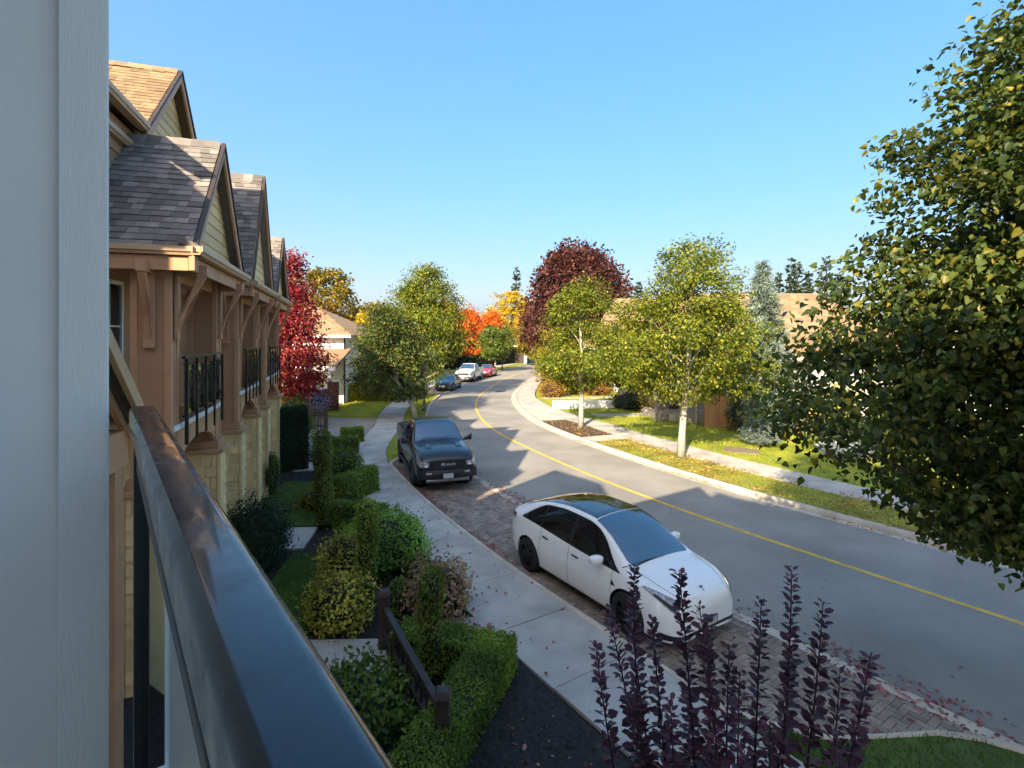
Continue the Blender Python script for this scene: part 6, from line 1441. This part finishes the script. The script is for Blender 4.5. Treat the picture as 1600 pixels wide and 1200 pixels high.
grass('lawn_grass', 'sunlit green grass of the right hand lawns', np.concatenate([scatter_ribbon(42000, s20, s45, lambda s: walk_r(s) + 1.63, lambda s: walk_r(s) + 8, 0.1, r)]), 0.075, MT['grass'])
grass('verge_grass', 'dry leafy grass of the verge between kerb and pavement', scatter_ribbon(16000, s20 - 3, s_m0 - 1.3, 3.2, lambda s: walk_r(s), 0.115, r), 0.06, MT['drygrass'])
grass('left_verge_grass', 'grass on the left verges and corner lawn', np.concatenate([scatter_ribbon(9000, sB1, sC0, lambda s: walk_l(s) + .03, lambda s: kerb_l(s) - .16, 0.11, r), scatter_poly(9000, [(-11.6, 32.2), (-8.1, 31.9), (-8.75, 36), (-9.05, 41.5), (-14.5, 40.5)], 0.14, r)]), 0.075, MT['grass'])
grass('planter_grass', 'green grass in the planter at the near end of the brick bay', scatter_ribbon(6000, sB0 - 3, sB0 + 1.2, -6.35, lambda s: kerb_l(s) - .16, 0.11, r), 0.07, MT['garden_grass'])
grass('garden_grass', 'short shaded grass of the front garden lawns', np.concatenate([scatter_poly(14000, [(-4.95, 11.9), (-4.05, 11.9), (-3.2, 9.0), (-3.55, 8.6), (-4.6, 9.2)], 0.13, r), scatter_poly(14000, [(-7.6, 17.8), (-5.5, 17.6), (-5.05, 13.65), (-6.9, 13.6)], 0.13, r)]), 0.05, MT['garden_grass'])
def litter(name, label, C, size, m):
    o = leaf_mesh(name, C, size * r.uniform(.6, 1.3, len(C)), 'oval', m, None, bias=(0, 0, 3.2), r=r); tag(o, label, 'leaves', kind='stuff'); return o
def clumpy(C, k, keep):
    f = np.sin(C[:, 0] * k + 1.3) * np.sin(C[:, 1] * k * .8 + .4) + 0.5 * np.sin(C[:, 0] * k * 2.7) * np.sin(C[:, 1] * k * 2.1 + 2) + r.normal(size=len(C)) * .35
    return C[f > np.quantile(f, 1 - keep)]
lit = [clumpy(scatter_ribbon(3200, sB0 - 2, sB1 + 1, lambda s: road_l(s) - .35, lambda s: road_l(s) + .35, 0.016, r), 1.1, .42),
       clumpy(scatter_ribbon(2000, sB0, sB1 + 1, lambda s: kerb_l(s) + .02, lambda s: kerb_l(s) + .3, 0.018, r), 1.3, .4),
       clumpy(scatter_ribbon(700, sB0, sB1, lambda s: kerb_l(s), lambda s: road_l(s), 0.018, r), 1.3, .35),
       clumpy(scatter_ribbon(1800, sB1 - 4.5, sB1 + 2, lambda s: walk_l(s) - 2.4, lambda s: walk_l(s) - .9, 0.14, r), .9, .5), scatter_ribbon(160, sB0 - 1, sB1, lambda s: walk_l(s) - 1.5, lambda s: walk_l(s), 0.135, r),
       scatter_ribbon(110, sB0 - 2, s30, -3.4, 0, 0.012, r), clumpy(scatter_poly(500, [(-1.1, 9.0), (-0.3, 8.9), (-0.2, 8.2), (-1.0, 8.3)], 0.145, r), 2, .5), scatter_poly(60, [(-.2, 6.9), (.45, 7.1), (1.3, 5.2), (.4, 5.0)], 0.10, r)]
litter('fallen_leaves', 'fallen pink leaves along the gutter and brick bay', np.concatenate(lit), 0.07, MT['fallen_pink'])
lit = [clumpy(scatter_ribbon(5200, s20 - 2, s_m0 - 1.3, 3.05, lambda s: walk_r(s) + .2, 0.15, r), .8, .6), clumpy(scatter_ribbon(700, s20, s_m0, 2.7, 3.0, 0.016, r), .8, .5), scatter_ribbon(260, s20, s45, lambda s: walk_r(s), lambda s: walk_r(s) + 1.5, 0.14, r),
       clumpy(scatter_ribbon(1800, s20, s45, lambda s: walk_r(s) + 1.6, lambda s: walk_r(s) + 6, 0.14, r), .7, .5), scatter_ribbon(500, s_m0, s_m1, 3.2, lambda s: walk_r(s), 0.14, r), scatter_ribbon(900, sB1 + 1, sC0, lambda s: walk_l(s), lambda s: kerb_l(s), 0.15, r)]
litter('fallen_leaves', 'fallen yellow leaves on the right hand verge and lawn', np.concatenate(lit), 0.075, MT['fallen_yellow'])
# bark chips in the mulch beds
C = np.concatenate([scatter_ribbon(3000, s_m0, s_m1, 3.2, lambda s: walk_r(s) - .03, 0.13, r)]); o = leaf_mesh('bark_chips', C, 0.06 * r.uniform(.5, 1.4, len(C)), 'needle', MT['soil_brown'], None, bias=(0, 0, 1.5), r=r); tag(o, 'brown bark chips of the tree bed', 'mulch', kind='stuff')
C = np.concatenate([scatter_ribbon(16000, s_at(13, 3), s_at(0.9, 23), lambda s: walk_l(s) - 4.2, lambda s: walk_l(s) - 1.6, 0.095, r)]); o = leaf_mesh('garden_mulch', C, 0.07 * r.uniform(.5, 1.4, len(C)), 'needle', MT['soil'], None, bias=(0, 0, 1.0), r=r); tag(o, 'dark bark mulch of the front gardens', 'mulch', kind='stuff')

# ------------------------------------------------------------------ far distance
r = np.random.default_rng(9)
# wooded edge behind everything: reads as one mass
C = []
for i in range(230):
    x = r.uniform(-150, 150); y = 128 + abs(x) * 0.1 + r.uniform(0, 40); h_ = r.uniform(5, 10.5)
    if abs(x - 14) < 10 and y < 140: continue
    n = 60; C.append(np.array([x, y, h_ * .55]) + r.normal(size=(n, 3)) * np.array([2.4, 2.0, h_ * .22]))
for i in range(120):
    x = r.uniform(16, 60); y = r.uniform(66, 90); h_ = r.uniform(4, 8); n = 60; C.append(np.array([x, y, h_ * .5]) + r.normal(size=(n, 3)) * np.array([1.8, 1.6, h_ * .22]))
for i in range(70):
    x = r.uniform(-60, -24); y = r.uniform(60, 95); h_ = r.uniform(5, 9); n = 60; C.append(np.array([x, y, h_ * .5]) + r.normal(size=(n, 3)) * np.array([1.8, 1.6, h_ * .22]))
C = np.concatenate(C); C = C[C[:, 2] > 0]
o = leaf_mesh('distant_wood', C, 1.15 * r.uniform(.6, 1.3, len(C)), 'diamond', MT['leaf_olive'], None, bias=(0, -.4, .7), r=r); tag(o, 'far woods along the horizon', 'woodland', kind='stuff')

# dark garages with white posts at the end of the street
T = frame(-13, 97, math.radians(-6))
root = thing('far_house', 'far house with white posts behind the orange maples', 'house', T(5, 3, 0))
b = MB(T); b.box(0, 16, 0, 8, 0, 3.2); b.build('wall', MT['dark_wood'], root)
hip_roof(root, T, -.5, 16.5, -2, 9, 3.3, 6.0, MT['shingle_tan_sunlit'], inset=4, rows=False)
for k in range(6): b = MB(T); b.box(0.4 + 3 * k, 0.9 + 3 * k, -1.7, -1.2, 0, 3.1); b.build('white_post', MT['white'], root)
box_hedge('far_hedge', 'long dark hedge closing the end of the street', [(-9, 78), (-3.5, 88), (1.5, 100)], 1.6, 1.2, 90, 0.3, MT['box_dark'], 44, group='far hedges')
box_hedge('far_hedge', 'dark hedge under the purple maple along the bend', [(5.3, 63), (7.4, 74), (11, 88)], 2.4, 1.6, 90, 0.3, MT['box_dark'], 45, group='far hedges')

MT['rock'] = mat('mountain_forest', (0.045, 0.06, 0.045), 0.95, 0.4, 0.004, 0, 1, col2=(0.09, 0.095, 0.085))
def mountain(y, amp, x0, x1, seed, base):
    rr = np.random.default_rng(seed); n = 160; xs = np.linspace(x0, x1, n); z = np.zeros(n)
    for k in range(1, 9): z += rr.normal() / k ** 1.15 * np.sin(xs / (x1 - x0) * 6.28 * k * 1.7 + rr.uniform(0, 6))
    z = base + amp * (z - z.min()) / (z.max() - z.min()); vs = []; fs = []
    for j, (f, dy) in enumerate(((0, -900), (.35, -560), (.7, -260), (1, 0), (.4, 500), (0, 900))):
        for i in range(n): vs.append((xs[i] + rr.normal() * 8, y + dy + rr.normal() * 30, -1 + z[i] * f * (1 + .12 * rr.normal() * (0 < f < 1))))
    for j in range(5):
        for i in range(n - 1): fs.append((j * n + i, j * n + i + 1, (j + 1) * n + i + 1, (j + 1) * n + i))
    return vs, fs
vs, fs = mountain(4300, 140, -3600, 3600, 4, 190); o = np_mesh('mountains', vs, fs, MT['rock'], smooth=True); o['kind'] = 'structure'

# the hazy air that fades the mountains
hz = MB(); hz.box(-3900, 3900, -60, 5400, -2.5, 420)
m, n_, l_, p_ = _new('haze_air'); n_.remove(p_)
pv = n_.new('ShaderNodeVolumePrincipled'); pv.inputs['Color'].default_value = (0.85, 0.92, 1.0, 1); pv.inputs['Density'].default_value = 0.00008; pv.inputs['Anisotropy'].default_value = 0.0
l_.new(pv.outputs[0], n_['Material Output'].inputs['Volume'])
HAZE = True
if HAZE:
    o = hz.build('haze', m); o['kind'] = 'stuff'
